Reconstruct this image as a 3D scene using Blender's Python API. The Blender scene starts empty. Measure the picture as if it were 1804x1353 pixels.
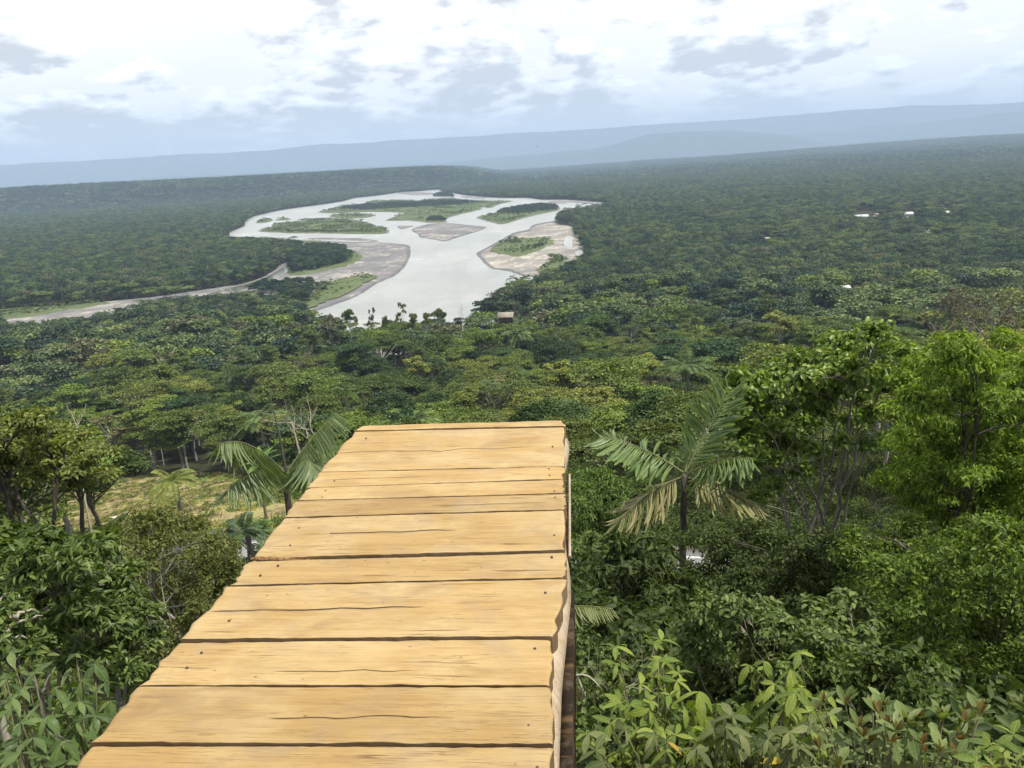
import bpy, math, random
import numpy as np
from mathutils import Matrix, Vector
from mathutils.geometry import delaunay_2d_cdt

random.seed(7)
RNG = np.random.default_rng(7)
R = math.radians
SC = bpy.context.scene
COL = SC.collection

# ---------------------------------------------------------------- camera
CAMZ = 125.0                       # metres above the river
F = 1410.0                         # focal length in photo pixels (1804 x 1353)
PITCH, ROLL = R(15.4), R(3.1)
_r0 = np.array([1.0, 0, 0]); FW = np.array([0, math.cos(PITCH), -math.sin(PITCH)]); _u0 = np.array([0, math.sin(PITCH), math.cos(PITCH)])
RT = math.cos(ROLL) * _r0 - math.sin(ROLL) * _u0
UP = math.sin(ROLL) * _r0 + math.cos(ROLL) * _u0
CAM = np.array([0.0, 0.0, CAMZ])
cd = bpy.data.cameras.new('camera'); co = bpy.data.objects.new('camera', cd); COL.objects.link(co)
cd.sensor_width = 36.0; cd.lens = F / 1804 * 36; cd.clip_start = 0.05; cd.clip_end = 150000
co.matrix_world = Matrix(((RT[0], UP[0], -FW[0], 0), (RT[1], UP[1], -FW[1], 0), (RT[2], UP[2], -FW[2], CAMZ), (0, 0, 0, 1)))
SC.camera = co

def ray(px, py):
    d = FW * F + RT * (px - 902.0) - UP * (py - 676.5)
    return d / np.linalg.norm(d)
def at_z(px, py, z=0.0):           # the point of a level plane seen at a photo pixel
    d = ray(px, py); t = (z - CAMZ) / d[2]
    return CAM + d * t
def at_r(px, py, r):               # the point seen at a pixel at horizontal distance r
    d = ray(px, py); return CAM + d * (r / math.hypot(d[0], d[1]))
def proj(P):
    v = np.atleast_2d(P) - CAM; w = v @ FW; w = np.where(np.abs(w) < 1e-6, 1e-6, w)
    x = 902 + F * (v @ RT) / w; y = 676.5 - F * (v @ UP) / w
    return x, y, w

# ---------------------------------------------------------------- world, sun, exposure
SUN_EL, SUN_AZ = R(66), R(112)     # azimuth clockwise from the view direction (+Y)
sun_dir = Vector((math.sin(SUN_AZ) * math.cos(SUN_EL), math.cos(SUN_AZ) * math.cos(SUN_EL), math.sin(SUN_EL)))
wd = bpy.data.worlds.new('World'); SC.world = wd; wd.use_nodes = True
WT = wd.node_tree; WT.nodes.clear()
def wn(t, **k):
    n = WT.nodes.new(t)
    for a, b in k.items(): setattr(n, a, b)
    return n
def wl(a, b): WT.links.new(a, b)
w_out = wn('ShaderNodeOutputWorld'); w_bg = wn('ShaderNodeBackground'); w_bg.inputs['Strength'].default_value = 0.1
wl(w_bg.outputs[0], w_out.inputs['Surface'])
w_sky = wn('ShaderNodeTexSky', sky_type='NISHITA'); w_sky.sun_disc = False; w_sky.sun_elevation = SUN_EL; w_sky.sun_rotation = SUN_AZ; w_sky.altitude = 900
w_tc = wn('ShaderNodeTexCoord')
w_sep = wn('ShaderNodeSeparateXYZ'); wl(w_tc.outputs['Generated'], w_sep.inputs[0])
def wmath(op, a, b=None, c=None, clamp=False):
    n = wn('ShaderNodeMath', operation=op); n.use_clamp = clamp
    for i, v in enumerate((a, b, c)):
        if v is None: continue
        if isinstance(v, (int, float)): n.inputs[i].default_value = v
        else: wl(v, n.inputs[i])
    return n.outputs[0]
# clouds: a deck of cumulus seen edge-on low down, its height coordinate compressed towards the horizon
zc = wmath('MAXIMUM', w_sep.outputs[2], 0.0)
zz = wmath('POWER', wmath('ADD', zc, 0.02), 0.62)
def cloud_vec(dz, sx, sz):
    c = wn('ShaderNodeCombineXYZ')
    wl(wmath('MULTIPLY', w_sep.outputs[0], sx), c.inputs[0]); wl(wmath('MULTIPLY', w_sep.outputs[1], sx), c.inputs[1])
    wl(wmath('MULTIPLY', wmath('ADD', zz, dz), sz), c.inputs[2])
    return c.outputs[0]
def cloud_noise(vec, scale, detail, rough, dist=0.0):
    n = wn('ShaderNodeTexNoise'); n.inputs['Scale'].default_value = scale; n.inputs['Detail'].default_value = detail
    n.inputs['Roughness'].default_value = rough; n.inputs['Distortion'].default_value = dist
    wl(vec, n.inputs['Vector']); return n.outputs['Fac']
def wramp(v, stops, interp='LINEAR'):
    n = wn('ShaderNodeValToRGB'); n.color_ramp.interpolation = interp
    el = n.color_ramp.elements
    while len(el) < len(stops): el.new(0.5)
    for e, (p, c) in zip(el, stops): e.position = p; e.color = (c[0], c[1], c[2], 1) if hasattr(c, '__len__') else (c, c, c, 1)
    wl(v, n.inputs[0]); return n.outputs[0]
cA = cloud_noise(cloud_vec(0.0, 1.0, 1.9), 15.5, 9, 0.54, 0.0)
cB = cloud_noise(cloud_vec(0.022, 1.0, 1.9), 15.5, 9, 0.54, 0.0)
big = cloud_noise(cloud_vec(0.3, 1.0, 1.3), 4.2, 3, 0.5)
bigs = wmath('ADD', wmath('MULTIPLY', wmath('SUBTRACT', big, 0.51), 0.55), wmath('MULTIPLY', wmath('MAXIMUM', wmath('SUBTRACT', 0.13, zc), 0.0), 0.65))      # cumulus bank up towards the horizon
dens = wramp(wmath('ADD', cA, bigs), [(0.445, 0.0), (0.545, 1.0)], 'EASE')
over = wramp(wmath('ADD', cB, bigs), [(0.44, 0.0), (0.60, 1.0)])                              # how much cloud lies above: sunlit tops, grey bases
body = wramp(over, [(0.0, (13.4, 13.3, 13.0)), (0.35, (10.6, 10.6, 10.6)), (0.75, (7.9, 7.7, 7.5)), (1.0, (6.2, 6.1, 6.1))])
veil = wramp(cloud_noise(cloud_vec(0.7, 1.0, 3.0), 2.6, 4, 0.5), [(0.3, (11.0, 10.6, 10.1)), (0.65, (12.4, 12.0, 11.4))])
veil_mix = wn('ShaderNodeMix', data_type='RGBA'); wl(wmath('SUBTRACT', 1.0, wmath('EXPONENT', wmath('DIVIDE', -0.34, wmath('MAXIMUM', zc, 0.03)))), veil_mix.inputs[0])
wl(w_sky.outputs[0], veil_mix.inputs[6]); wl(veil, veil_mix.inputs[7])
# a hazier blue low band under the cloud bases
low = wramp(zc, [(0.0, 1.0), (0.035, 0.8), (0.075, 0.0)], 'EASE')
cl_mix = wn('ShaderNodeMix', data_type='RGBA'); wl(dens, cl_mix.inputs[0]); wl(veil_mix.outputs[2], cl_mix.inputs[6]); wl(body, cl_mix.inputs[7])
low_mix = wn('ShaderNodeMix', data_type='RGBA'); wl(wmath('MULTIPLY', low, 0.6), low_mix.inputs[0]); wl(cl_mix.outputs[2], low_mix.inputs[6]); low_mix.inputs[7].default_value = (11.6, 11.2, 10.6, 1)
wl(low_mix.outputs[2], w_bg.inputs['Color'])
for n in WT.nodes:                                                                            # ramps may exceed 1: scale after
    pass

sl = bpy.data.lights.new('sun', 'SUN'); so = bpy.data.objects.new('sun', sl); COL.objects.link(so)
sl.energy = 5.0; sl.angle = R(0.53); sl.color = (1.0, 0.955, 0.88)
so.rotation_euler = sun_dir.to_track_quat('Z', 'Y').to_euler()
SC.view_settings.view_transform = 'Standard'; SC.view_settings.look = 'None'; SC.view_settings.gamma = 1.0
SC.view_settings.exposure = 0.40; SC.view_settings.use_curve_mapping = False
SC.render.engine = 'CYCLES'
SC.cycles.use_adaptive_sampling = True; SC.cycles.adaptive_threshold = 0.02; SC.cycles.max_bounces = 4; SC.cycles.transparent_max_bounces = 4; SC.cycles.diffuse_bounces = 2; SC.cycles.glossy_bounces = 2
SC.cycles.transmission_bounces = 2; SC.cycles.volume_bounces = 0; SC.cycles.use_denoising = True

# ---------------------------------------------------------------- helpers: materials
leafy_spec = [False]
def new_mat(name):
    leafy_spec[0] = 'leaf' in name
    m = bpy.data.materials.new(name); m.use_nodes = True; nt = m.node_tree; nt.nodes.clear()
    return m, nt
class NT:
    def __init__(s, nt): s.t = nt
    def n(s, t, **k):
        x = s.t.nodes.new(t)
        for a, b in k.items(): setattr(x, a, b)
        return x
    def l(s, a, b): s.t.links.new(a, b)
    def noise(s, scale, detail=4, rough=0.55, vec=None, dist=0.0):
        n = s.n('ShaderNodeTexNoise'); n.inputs['Scale'].default_value = scale; n.inputs['Detail'].default_value = detail
        n.inputs['Roughness'].default_value = rough; n.inputs['Distortion'].default_value = dist
        if vec is not None: s.l(vec, n.inputs['Vector'])
        return n.outputs['Fac']
    def ramp(s, v, stops):
        n = s.n('ShaderNodeValToRGB'); el = n.color_ramp.elements
        while len(el) < len(stops): el.new(0.5)
        for e, (p, c) in zip(el, stops): e.position = p; e.color = (c[0], c[1], c[2], 1) if hasattr(c, '__len__') else (c, c, c, 1)
        s.l(v, n.inputs[0]); return n.outputs[0]
    def mix(s, f, a, b, mode='MIX'):
        n = s.n('ShaderNodeMix', data_type='RGBA', blend_type=mode)
        for i, v in ((0, f), (6, a), (7, b)):
            if isinstance(v, (int, float)): n.inputs[i].default_value = v
            elif isinstance(v, tuple): n.inputs[i].default_value = (v[0], v[1], v[2], 1)
            else: s.l(v, n.inputs[i])
        return n.outputs[2]
    def math(s, op, a, b=None, clamp=False):
        n = s.n('ShaderNodeMath', operation=op); n.use_clamp = clamp
        for i, v in enumerate((a, b)):
            if v is None: continue
            if isinstance(v, (int, float)): n.inputs[i].default_value = v
            else: s.l(v, n.inputs[i])
        return n.outputs[0]
    def mapping(s, scale, coord='Object', rot=(0, 0, 0)):
        tc = s.n('ShaderNodeTexCoord'); m = s.n('ShaderNodeMapping'); m.inputs['Scale'].default_value = scale; m.inputs['Rotation'].default_value = rot
        s.l(tc.outputs[coord], m.inputs[0]); return m.outputs[0]
    def bump(s, h, strength, dist):
        b = s.n('ShaderNodeBump'); b.inputs['Strength'].default_value = strength; b.inputs['Distance'].default_value = dist
        s.l(h, b.inputs['Height']); return b.outputs[0]
    def out(s, sh): o = s.n('ShaderNodeOutputMaterial'); s.l(sh, o.inputs['Surface'])
    def principled(s, col, rough=0.6, spec=0.3, normal=None):
        p = s.n('ShaderNodeBsdfPrincipled')
        if isinstance(col, tuple): p.inputs['Base Color'].default_value = (*col, 1)
        else: s.l(col, p.inputs['Base Color'])
        if isinstance(rough, (int, float)): p.inputs['Roughness'].default_value = rough
        else: s.l(rough, p.inputs['Roughness'])
        p.inputs['Specular IOR Level'].default_value = spec * (0.55 if leafy_spec[0] else 1)
        if normal is not None: s.l(normal, p.inputs['Normal'])
        return p.outputs[0]

def leaf_mat(name, cols, rough=0.5, spec=0.35, trans=0.28, tree_tint=None, island=1.0, odd=None):
    """cols: dark, mid, light of single leaves; tree_tint: (a, b, c) multipliers chosen per thing."""
    m, nt = new_mat(name); k = NT(nt)
    geo = k.n('ShaderNodeNewGeometry'); oi = k.n('ShaderNodeObjectInfo')
    c = k.ramp(geo.outputs['Random Per Island'], [(0.0, cols[0]), (0.55, cols[1]), (1.0, cols[2])] + ([] if odd is None else []))
    if odd is not None:
        f = k.math('GREATER_THAN', k.math('FRACT', k.math('MULTIPLY', geo.outputs['Random Per Island'], 37.7)), 1 - odd[1])
        c = k.mix(f, c, odd[0])
    if tree_tint:
        t = k.ramp(oi.outputs['Random'], [(i / (len(tree_tint) - 1), x) for i, x in enumerate(tree_tint)])
        stand = k.noise(0.0045, 4, 0.6, oi.outputs['Location']); t = k.mix(1.0, t, k.ramp(stand, [(0.34, (0.62, 0.72, 0.74)), (0.5, (1.0, 1.0, 1.0)), (0.66, (1.26, 1.2, 1.0))]), 'MULTIPLY')
        c = k.mix(1.0, c, t, 'MULTIPLY')
    p = k.principled(c, rough, spec)
    tr = k.n('ShaderNodeBsdfTranslucent'); k.l(k.mix(1.0, c, (1.5, 1.6, 0.6), 'MULTIPLY'), tr.inputs[0])
    mx = k.n('ShaderNodeMixShader'); mx.inputs[0].default_value = trans; k.l(p, mx.inputs[1]); k.l(tr.outputs[0], mx.inputs[2])
    k.out(mx.outputs[0]); return m

def bark_mat(name, a, b, scale=3.0):
    m, nt = new_mat(name); k = NT(nt)
    v = k.mapping((scale, scale, scale * 0.25)); n = k.noise(3.0, 6, 0.6, v)
    oi = k.n('ShaderNodeObjectInfo')
    c = k.ramp(n, [(0.3, a), (0.7, b)])
    k.out(k.principled(c, 0.85, 0.2, k.bump(n, 0.5, 0.03))); return m

# ---------------------------------------------------------------- helpers: meshes
def mesh_np(name, V, faces, mat=None, smooth=False):
    """V (n,3); faces: list of (m,k) int arrays, each of one polygon size."""
    me = bpy.data.meshes.new(name)
    V = np.asarray(V, dtype=np.float32); me.vertices.add(len(V)); me.vertices.foreach_set('co', V.ravel())
    faces = [np.asarray(f, dtype=np.int32) for f in faces if len(f)]
    nl = sum(f.size for f in faces); npoly = sum(len(f) for f in faces)
    me.loops.add(nl); me.polygons.add(npoly)
    me.loops.foreach_set('vertex_index', np.concatenate([f.ravel() for f in faces]))
    tot = np.concatenate([np.full(len(f), f.shape[1], dtype=np.int32) for f in faces])
    st = np.concatenate([[0], np.cumsum(tot)[:-1]]).astype(np.int32)
    me.polygons.foreach_set('loop_start', st)
    try: me.polygons.foreach_set('loop_total', tot)
    except Exception: pass
    if smooth: me.polygons.foreach_set('use_smooth', np.ones(npoly, dtype=bool))
    me.update(calc_edges=True)
    if mat: me.materials.append(mat)
    return me
def ob(name, me, parent=None, loc=None, mat4=None, kind=None, label=None, cat=None, group=None):
    o = bpy.data.objects.new(name, me); COL.objects.link(o)
    if mat4 is not None: o.matrix_world = mat4
    if loc is not None: o.location = loc
    if parent is not None: o.parent = parent
    for a, b in (('kind', kind), ('label', label), ('category', cat), ('group', group)):
        if b: o[a] = b
    return o
def empty(name, loc, label, cat, group=None, rz=0.0, scale=1.0):
    o = ob(name, None, loc=loc, label=label, cat=cat, group=group); o.rotation_euler = (0, 0, rz); o.scale = scale if hasattr(scale, '__len__') else (scale,) * 3
    o.empty_display_size = 0.1
    return o
def nrm(a): return a / np.maximum(np.linalg.norm(a, axis=-1, keepdims=True), 1e-9)

def leaf_geo(P, D, N, L, W, shape='rhomb', fold=0.22, droop=0.18):
    """Arrays of a mass of separate leaves. P base, D axis, N upper side."""
    P = np.asarray(P, float); D = nrm(np.asarray(D, float)); S = nrm(np.cross(D, N)); N = nrm(np.cross(S, D)); n = len(P)
    L = np.broadcast_to(np.asarray(L, float), (n,))[:, None]; W = np.broadcast_to(np.asarray(W, float), (n,))[:, None]
    b = np.arange(n)
    if shape == 'rhomb':
        V = np.stack([P, P + D * L * 0.45 + S * W * 0.5 + N * W * fold, P + D * L - N * L * droop, P + D * L * 0.45 - S * W * 0.5 + N * W * fold], 1).reshape(-1, 3)
        o = b[:, None] * 4
        return V, [np.concatenate([o + [0, 1, 2], o + [0, 2, 3]])]
    f = fold
    pts = [P, P + D * L * .3 + S * W * .42 + N * W * f, P + D * L * .3, P + D * L * .3 - S * W * .42 + N * W * f,
           P + D * L * .66 + S * W * .40 + N * (W * f - L * droop * .45), P + D * L * .66 - N * L * droop * .45, P + D * L * .66 - S * W * .40 + N * (W * f - L * droop * .45), P + D * L - N * L * droop * 1.2]
    V = np.stack(pts, 1).reshape(-1, 3); o = b[:, None] * 8
    T = np.concatenate([o + [0, 1, 2], o + [0, 2, 3], o + [4, 7, 5], o + [5, 7, 6]]); Q = np.concatenate([o + [1, 4, 5, 2], o + [2, 5, 6, 3]])
    return V, [T, Q]
def join_geo(parts):
    V, T, Q, off = [], [], [], 0
    for v, fs in parts:
        for f in fs:
            (T if f.shape[1] == 3 else Q).append(f + off)
        V.append(v); off += len(v)
    out = []
    if T: out.append(np.concatenate(T))
    if Q: out.append(np.concatenate(Q))
    return np.concatenate(V), out
def tube_geo(pts, rad, sides=5, cap=True):
    pts = np.asarray(pts, float); n = len(pts); rad = np.broadcast_to(np.asarray(rad, float), (n,))
    t = nrm(np.gradient(pts, axis=0)); ref = np.array([0, 0, 1.0]) if abs(t[:, 2]).mean() < .9 else np.array([1.0, 0, 0])
    a = nrm(np.cross(t, ref)); b = np.cross(t, a)
    ang = np.arange(sides) / sides * 2 * math.pi
    V = (pts[:, None] + rad[:, None, None] * (a[:, None] * np.cos(ang)[None, :, None] + b[:, None] * np.sin(ang)[None, :, None])).reshape(-1, 3)
    i = np.arange(n - 1)[:, None] * sides; j = np.arange(sides)[None]; j2 = (j + 1) % sides
    Q = np.stack([i + j, i + j2, i + sides + j2, i + sides + j], -1).reshape(-1, 4)
    fs = [Q]
    if cap:
        V = np.concatenate([V, pts[-1:] + t[-1:] * rad[-1]]); e = (n - 1) * sides
        fs.append(np.array([[e + k, e + (k + 1) % sides, len(V) - 1] for k in range(sides)]))
    return V, fs
def curve(a, b, sag=0.0, n=6, wob=0.0, rng=RNG):
    a, b = np.asarray(a, float), np.asarray(b, float); t = np.linspace(0, 1, n)[:, None]
    p = a + (b - a) * t; p[:, 2] += sag * np.sin(t[:, 0] * math.pi)
    if wob: p[1:-1] += rng.normal(0, wob, (n - 2, 3))
    return p
def sphere_dirs(n, rng, zmin=-1.0):
    z = rng.uniform(zmin, 1, n); a = rng.uniform(0, 2 * math.pi, n); s = np.sqrt(1 - z * z)
    return np.stack([s * np.cos(a), s * np.sin(a), z], 1)
def clump_leaves(c, rad, n, rng, L, W, zmin=-0.55, up=0.9, rnd=0.55, hang=0.25, shape='rhomb', shell=0.3, fold=0.22, droop=0.18, lvar=0.3, sub=0):
    if sub:
        k_ = sub; cd_ = sphere_dirs(k_, rng, max(zmin, -.5)); cr_ = rng.uniform(.55, 1.12, (k_, 1)); w_ = rng.integers(0, k_, n); d = nrm(cd_[w_] * cr_[w_] * .8 + rng.normal(0, .26, (n, 3)) + 1e-6)
        P = np.asarray(c) + (cd_[w_] * cr_[w_] * .8 + rng.normal(0, .25, (n, 3)) * np.array([1, 1, .7])) * np.asarray(rad)
    else:
        d = sphere_dirs(n, rng, zmin); q = rng.uniform(0, 1, (n, 1)) ** shell
        P = np.asarray(c) + d * q * np.asarray(rad)
    N = nrm(d + np.array([0, 0, up]) + rng.normal(0, rnd, (n, 3)))
    D = nrm(np.cross(N, rng.normal(0, 1, (n, 3))) + d * 0.5 - np.array([0, 0, hang]))
    s = rng.uniform(1 - lvar, 1 + lvar, n)
    return leaf_geo(P, D, N, L * s, W * s, shape, fold, droop)
def smooth01(t): t = np.clip(t, 0, 1); return t * t * (3 - 2 * t)
def vnoise(x, y, s, seed=0):
    """cheap smooth value noise"""
    x = np.asarray(x, float) / s + seed * 17.3; y = np.asarray(y, float) / s + seed * 9.1
    xi, yi = np.floor(x), np.floor(y); fx, fy = smooth01(x - xi), smooth01(y - yi)
    def h(a, b): v = np.sin(a * 127.1 + b * 311.7 + seed * 3.7) * 43758.5453; return v - np.floor(v)
    return (h(xi, yi) * (1 - fx) + h(xi + 1, yi) * fx) * (1 - fy) + (h(xi, yi + 1) * (1 - fx) + h(xi + 1, yi + 1) * fx) * fy - 0.5
def inpoly(x, y, poly):
    x = np.asarray(x, float); y = np.asarray(y, float); p = np.asarray(poly, float); r = np.zeros(x.shape, bool)
    j = len(p) - 1
    for i in range(len(p)):
        xi, yi, xj, yj = p[i, 0], p[i, 1], p[j, 0], p[j, 1]
        c = ((yi > y) != (yj > y)) & (x < (xj - xi) * (y - yi) / (yj - yi + 1e-12) + xi)
        r ^= c; j = i
    return r
def densify(poly, n=4, jit=0.0, seed=1):
    """closed outline, Catmull-Rom smoothed"""
    p = np.asarray(poly, float); m = len(p); out = []
    for i in range(m):
        a, b, c, d = p[i - 1], p[i], p[(i + 1) % m], p[(i + 2) % m]
        for k in range(n):
            t = k / n
            out.append(0.5 * (2 * b + (c - a) * t + (2 * a - 5 * b + 4 * c - d) * t * t + (3 * b - a - 3 * c + d) * t ** 3))
    out = np.array(out)
    if jit: out += np.random.default_rng(seed).normal(0, jit, out.shape)
    return out

# ---------------------------------------------------------------- terrain height
PR = np.array([0, 5, 10, 17, 25, 40, 60, 85, 100, 150, 200, 300, 400, 480, 560, 700.0])
PZ = np.array([-3.4, -5.2, -7.8, -11, -14.5, -20.5, -27, -33.5, -42, -62, -76, -97, -110, -119, -125.6, -125.6])
def ground(x, y):
    x = np.asarray(x, float); y = np.asarray(y, float); r = np.hypot(x, y); az = np.degrees(np.arctan2(x, y))
    behind = smooth01((np.abs(az) - 62) / 60)
    hill = np.interp(r * (1 - 0.8 * behind), PR, PZ)
    right = smooth01((az - 19) / 14) * np.interp(r, [0, 20, 60, 130, 260, 500], [0, 0.5, 6, 13, 8, 0])
    hill = hill + right + np.where(r < 400, vnoise(x, y, 14, 1) * np.minimum(r / 20, 1.2) + vnoise(x, y, 45, 2) * np.minimum(r / 40, 3), 0)
    z = CAMZ + np.minimum(hill, 40)
    # the forested plateau across the river, the plain rising to the right, far undulation
    r12 = np.minimum(r, 12500)
    plat = (1 - smooth01((r - 12000) / 6000)) * smooth01((y - 4150 - 750 * smooth01((x + 1700) / 1000) - 180 * vnoise(x, y, 700, 4)) / 480) * (1 - smooth01((x + 620 + 220 * vnoise(x, y, 600, 5)) / 800)) * (108 + 26 * vnoise(x, y, 1500, 6))
    k = 0.003 + 0.0125 * smooth01((az - 1) / 30)
    rise = np.maximum(np.minimum(r, 12500) - np.where(az > 9, 3600, 5000), 0) * k
    und = smooth01((r - 5000) / 3000) * 26 * vnoise(x, y, 1700, 7)
    return np.where(r > 720, np.maximum(plat, rise + und * (plat < 20)), z) 

# ---------------------------------------------------------------- layout traced on the river plain (photo pixels)
OPEN = [(401, 412), (430, 398), (432, 391), (448, 381), (492, 371), (532, 365), (572, 360), (603, 355), (625, 349), (665, 345), (707, 339), (740, 337), (774, 334),
        (779, 338), (790, 342), (801, 341), (820, 344), (864, 348), (900, 349), (930, 348.5), (955, 352), (999, 352), (1039, 355), (1071, 357.5), (1049, 363), (1027, 366), (999, 368), (985, 373),
        (979, 382), (978, 392), (991, 398), (1009, 400), (1010, 412), (1021, 428), (1028, 440), (1030, 450), (1009, 459), (990, 466), (973, 472), (950, 481), (947, 486), (915, 487),
        (903, 493), (893, 503), (876, 511), (860, 521), (848, 530), (840, 540), (834, 556), (800, 562), (740, 560), (700, 562), (640, 568), (600, 562), (570, 552), (544, 550), (546, 538),
        (520, 530), (490, 524), (455, 515), (440, 513), (384, 517), (328, 524), (288, 526), (244, 538), (193, 545), (155, 556), (71, 566), (0, 568), (0, 545), (40, 543), (111, 538), (188, 531), (262, 524), (333, 514), (400, 504), (422, 501), (468, 487), (507, 461), (530, 444), (533, 424), (490, 420), (440, 418), (405, 418)]
TREE_ISLES = [[(507, 462), (520, 449), (545, 440), (585, 440), (612, 446), (620, 455), (609, 466), (580, 473), (550, 480), (511, 484)],
              [(520, 534), (480, 520), (430, 520), (460, 508), (500, 507), (540, 505), (556, 506), (552, 520), (545, 536)],
              [(597, 368), (640, 362), (700, 358), (740, 357), (760, 355), (800, 354), (830, 356), (845, 358), (800, 363), (700, 368), (640, 372)],
              [(752, 391), (756, 385), (775, 384), (786, 388), (786, 391)],
              [(872, 377), (890, 371), (920, 365), (953, 362), (982, 364), (983, 370), (950, 374), (910, 379)],
              [(506, 410), (505, 406), (560, 407), (640, 409), (672, 410), (665, 411.5)],
              [(762, 347), (766, 343), (780, 340), (798, 344), (800, 348)]]
WATER = [(395, 420), (400, 411), (430, 398), (431, 390), (448, 380.5), (492, 370.5), (532, 364.5), (572, 359.5), (603, 354.5), (625, 348.5), (665, 344), (707, 338), (740, 336), (775, 332.5), (801, 340),
         (820, 343.5), (864, 347.5), (900, 348.5), (930, 348), (955, 351.5), (999, 351.5), (1039, 354.5), (1075, 357), (1075, 361), (1040, 369), (1005, 376), (990, 390), (1000, 440), (970, 485), (930, 500), (890, 522), (868, 545), (862, 600),
         (700, 625), (560, 600), (530, 560), (560, 520), (640, 480), (690, 430), (560, 432), (450, 428)]
BAR_LEFT = [(533, 423.5), (580, 424.5), (630, 426.5), (679, 427.5), (717, 431.5), (723, 438), (722, 452), (711, 472), (695, 486), (667, 498), (639, 516), (619, 526), (571, 543), (540, 556), (490, 575), (440, 560),
            (384, 560), (260, 575), (120, 600), (0, 610), (-60, 600), (-60, 546), (0, 545), (40, 543), (111, 538), (188, 531), (262, 524), (333, 514), (400, 504), (422, 501), (468, 487), (507, 461), (530, 444), (530, 430)]
CREEK = [(395, 510), (422, 503.5), (468, 489), (505, 468), (511, 476), (480, 492), (440, 505), (415, 512)]
GRASS_LEFT = [(550, 522), (556, 503), (590, 494), (637, 484), (662, 487), (645, 498), (619, 512), (587, 525), (560, 537), (520, 550), (470, 545), (476, 520), (510, 508)]
GRASS_CHAN = [(-20, 546), (111, 538.5), (188, 532), (186, 536), (120, 546), (60, 556), (-20, 562)]
GRASS_SPIT = [(505, 476), (512, 486), (552, 482), (580, 474.5), (612, 467), (640, 455), (630, 446), (600, 440), (560, 438), (535, 442), (520, 458)]
GRASS_SPIT2 = [(533, 424.5), (570, 425.5), (585, 430), (560, 436), (532, 436)]
ISLES = {   # outline, grass outline inset fraction
    'left': [(454, 407), (468, 402), (478, 400), (482, 394), (520, 390), (563, 383.5), (600, 386), (639, 390), (663, 399), (680, 400), (686, 407), (675, 412), (600, 411.5), (550, 411.5), (510, 411), (490, 409.5), (470, 409)],
    'left_back': [(579, 380.5), (600, 377), (657, 377.5), (659, 381), (639, 384), (600, 384.5)],
    'islet': [(450, 392.5), (464, 384.5), (482, 387), (468, 392.5)],
    'islet_small': [(484, 388), (498, 383.5), (514, 386.5), (500, 388)],
    'centre': [(559, 373.5), (576, 369.5), (596, 363), (640, 358.5), (652, 354), (700, 352), (740, 353), (761, 350), (800, 350), (830, 353), (882, 354.5), (905, 354), (884, 359), (866, 366), (852, 364.5), (848, 369), (816, 377), (786, 386), (788, 392), (758, 392.5), (720, 389.5), (679, 389), (690, 384), (700, 379), (711, 375.5), (679, 373.5), (640, 373.5), (580, 375.5)],
    'right': [(839, 382), (872, 375.5), (886, 368), (920, 361), (953, 359), (983, 362.5), (985, 370), (960, 375.5), (924, 384.5), (886, 395), (868, 392.5), (850, 388)],
}
BAR_MID = [(725, 406), (732, 401), (760, 394), (790, 393), (820, 396), (853, 399), (856, 401), (840, 408), (810, 417), (784, 425), (766, 422), (740, 418), (736, 412)]
BAR_MID2 = [(700, 398), (727, 398), (724, 400), (707, 403.5)]
BAR_RIGHT = [(978, 389), (940, 396), (931, 404), (905, 410), (879, 424), (850, 440), (839, 447), (848, 458), (864, 472), (876, 474.5), (900, 478.5), (920, 486), (948, 489), (990, 496), (1050, 475), (1060, 440), (1040, 410), (1020, 396), (990, 392)]
GRASS_RIGHT = [(864, 438), (886, 424.5), (920, 419.5), (975, 420.5), (963, 434), (936, 446), (908, 453), (890, 449)]
GRASS_RIGHT2 = [(963, 462), (968, 456), (990, 453), (1003, 458), (995, 466), (972, 474), (952, 482), (945, 478)]
POOL = [(993, 428), (997, 417), (1005, 416), (1010, 424), (1004, 438), (996, 434)]
POOL2 = [(1012, 444), (1024, 441), (1031, 447), (1018, 450)]
BAR_FAR = [(700, 340.5), (722, 338.5), (762, 339.5), (760, 343), (730, 344), (712, 342.5)]
BAR_FAR2 = [(811, 347), (822, 345.5), (855, 348), (850, 350), (830, 349.5)]
BAR_FAR3 = [(962, 356), (985, 353.5), (1030, 355), (1045, 358.5), (1010, 357), (985, 358.5)]
BAR_STRIP = [(540, 421.2), (565, 418.5), (610, 419), (640, 420), (667, 425), (640, 424.6), (600, 422.5)]
def to_world(poly, z=0.0): return np.array([at_z(a, b, z)[:2] for a, b in poly])

# ================================================================ STRUCTURE
# ---- ground sheet (polar grid out to the foot of the far ranges)
def m_ground():
    m, nt = new_mat('forest_floor'); k = NT(nt); v = k.mapping((1, 1, 1))
    a = k.noise(0.09, 8, 0.65, v); b = k.noise(0.9, 6, 0.7, v)
    c = k.mix(k.ramp(b, [(0.35, 0), (0.65, 1)]), k.ramp(a, [(0.35, (0.016, 0.026, 0.010)), (0.65, (0.04, 0.048, 0.018))]), (0.035, 0.03, 0.016))
    k.out(k.principled(c, 0.95, 0.1, k.bump(b, 0.6, 0.3))); return m
rr = np.concatenate([np.linspace(0.5, 30, 42), np.geomspace(31, 29500, 198)])
az = np.radians(np.concatenate([np.linspace(-52, 52, 230), np.linspace(54, 306, 60)]))
gx = rr[:, None] * np.sin(az)[None]; gy = rr[:, None] * np.cos(az)[None]
gz = ground(gx, gy) - np.where(rr > 720, 0.6, 0)[:, None]
V = np.stack([gx, gy, gz], -1).reshape(-1, 3); na = len(az)
i = np.arange(len(rr) - 1)[:, None] * na; j = np.arange(na)[None]; j2 = (j + 1) % na
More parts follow.
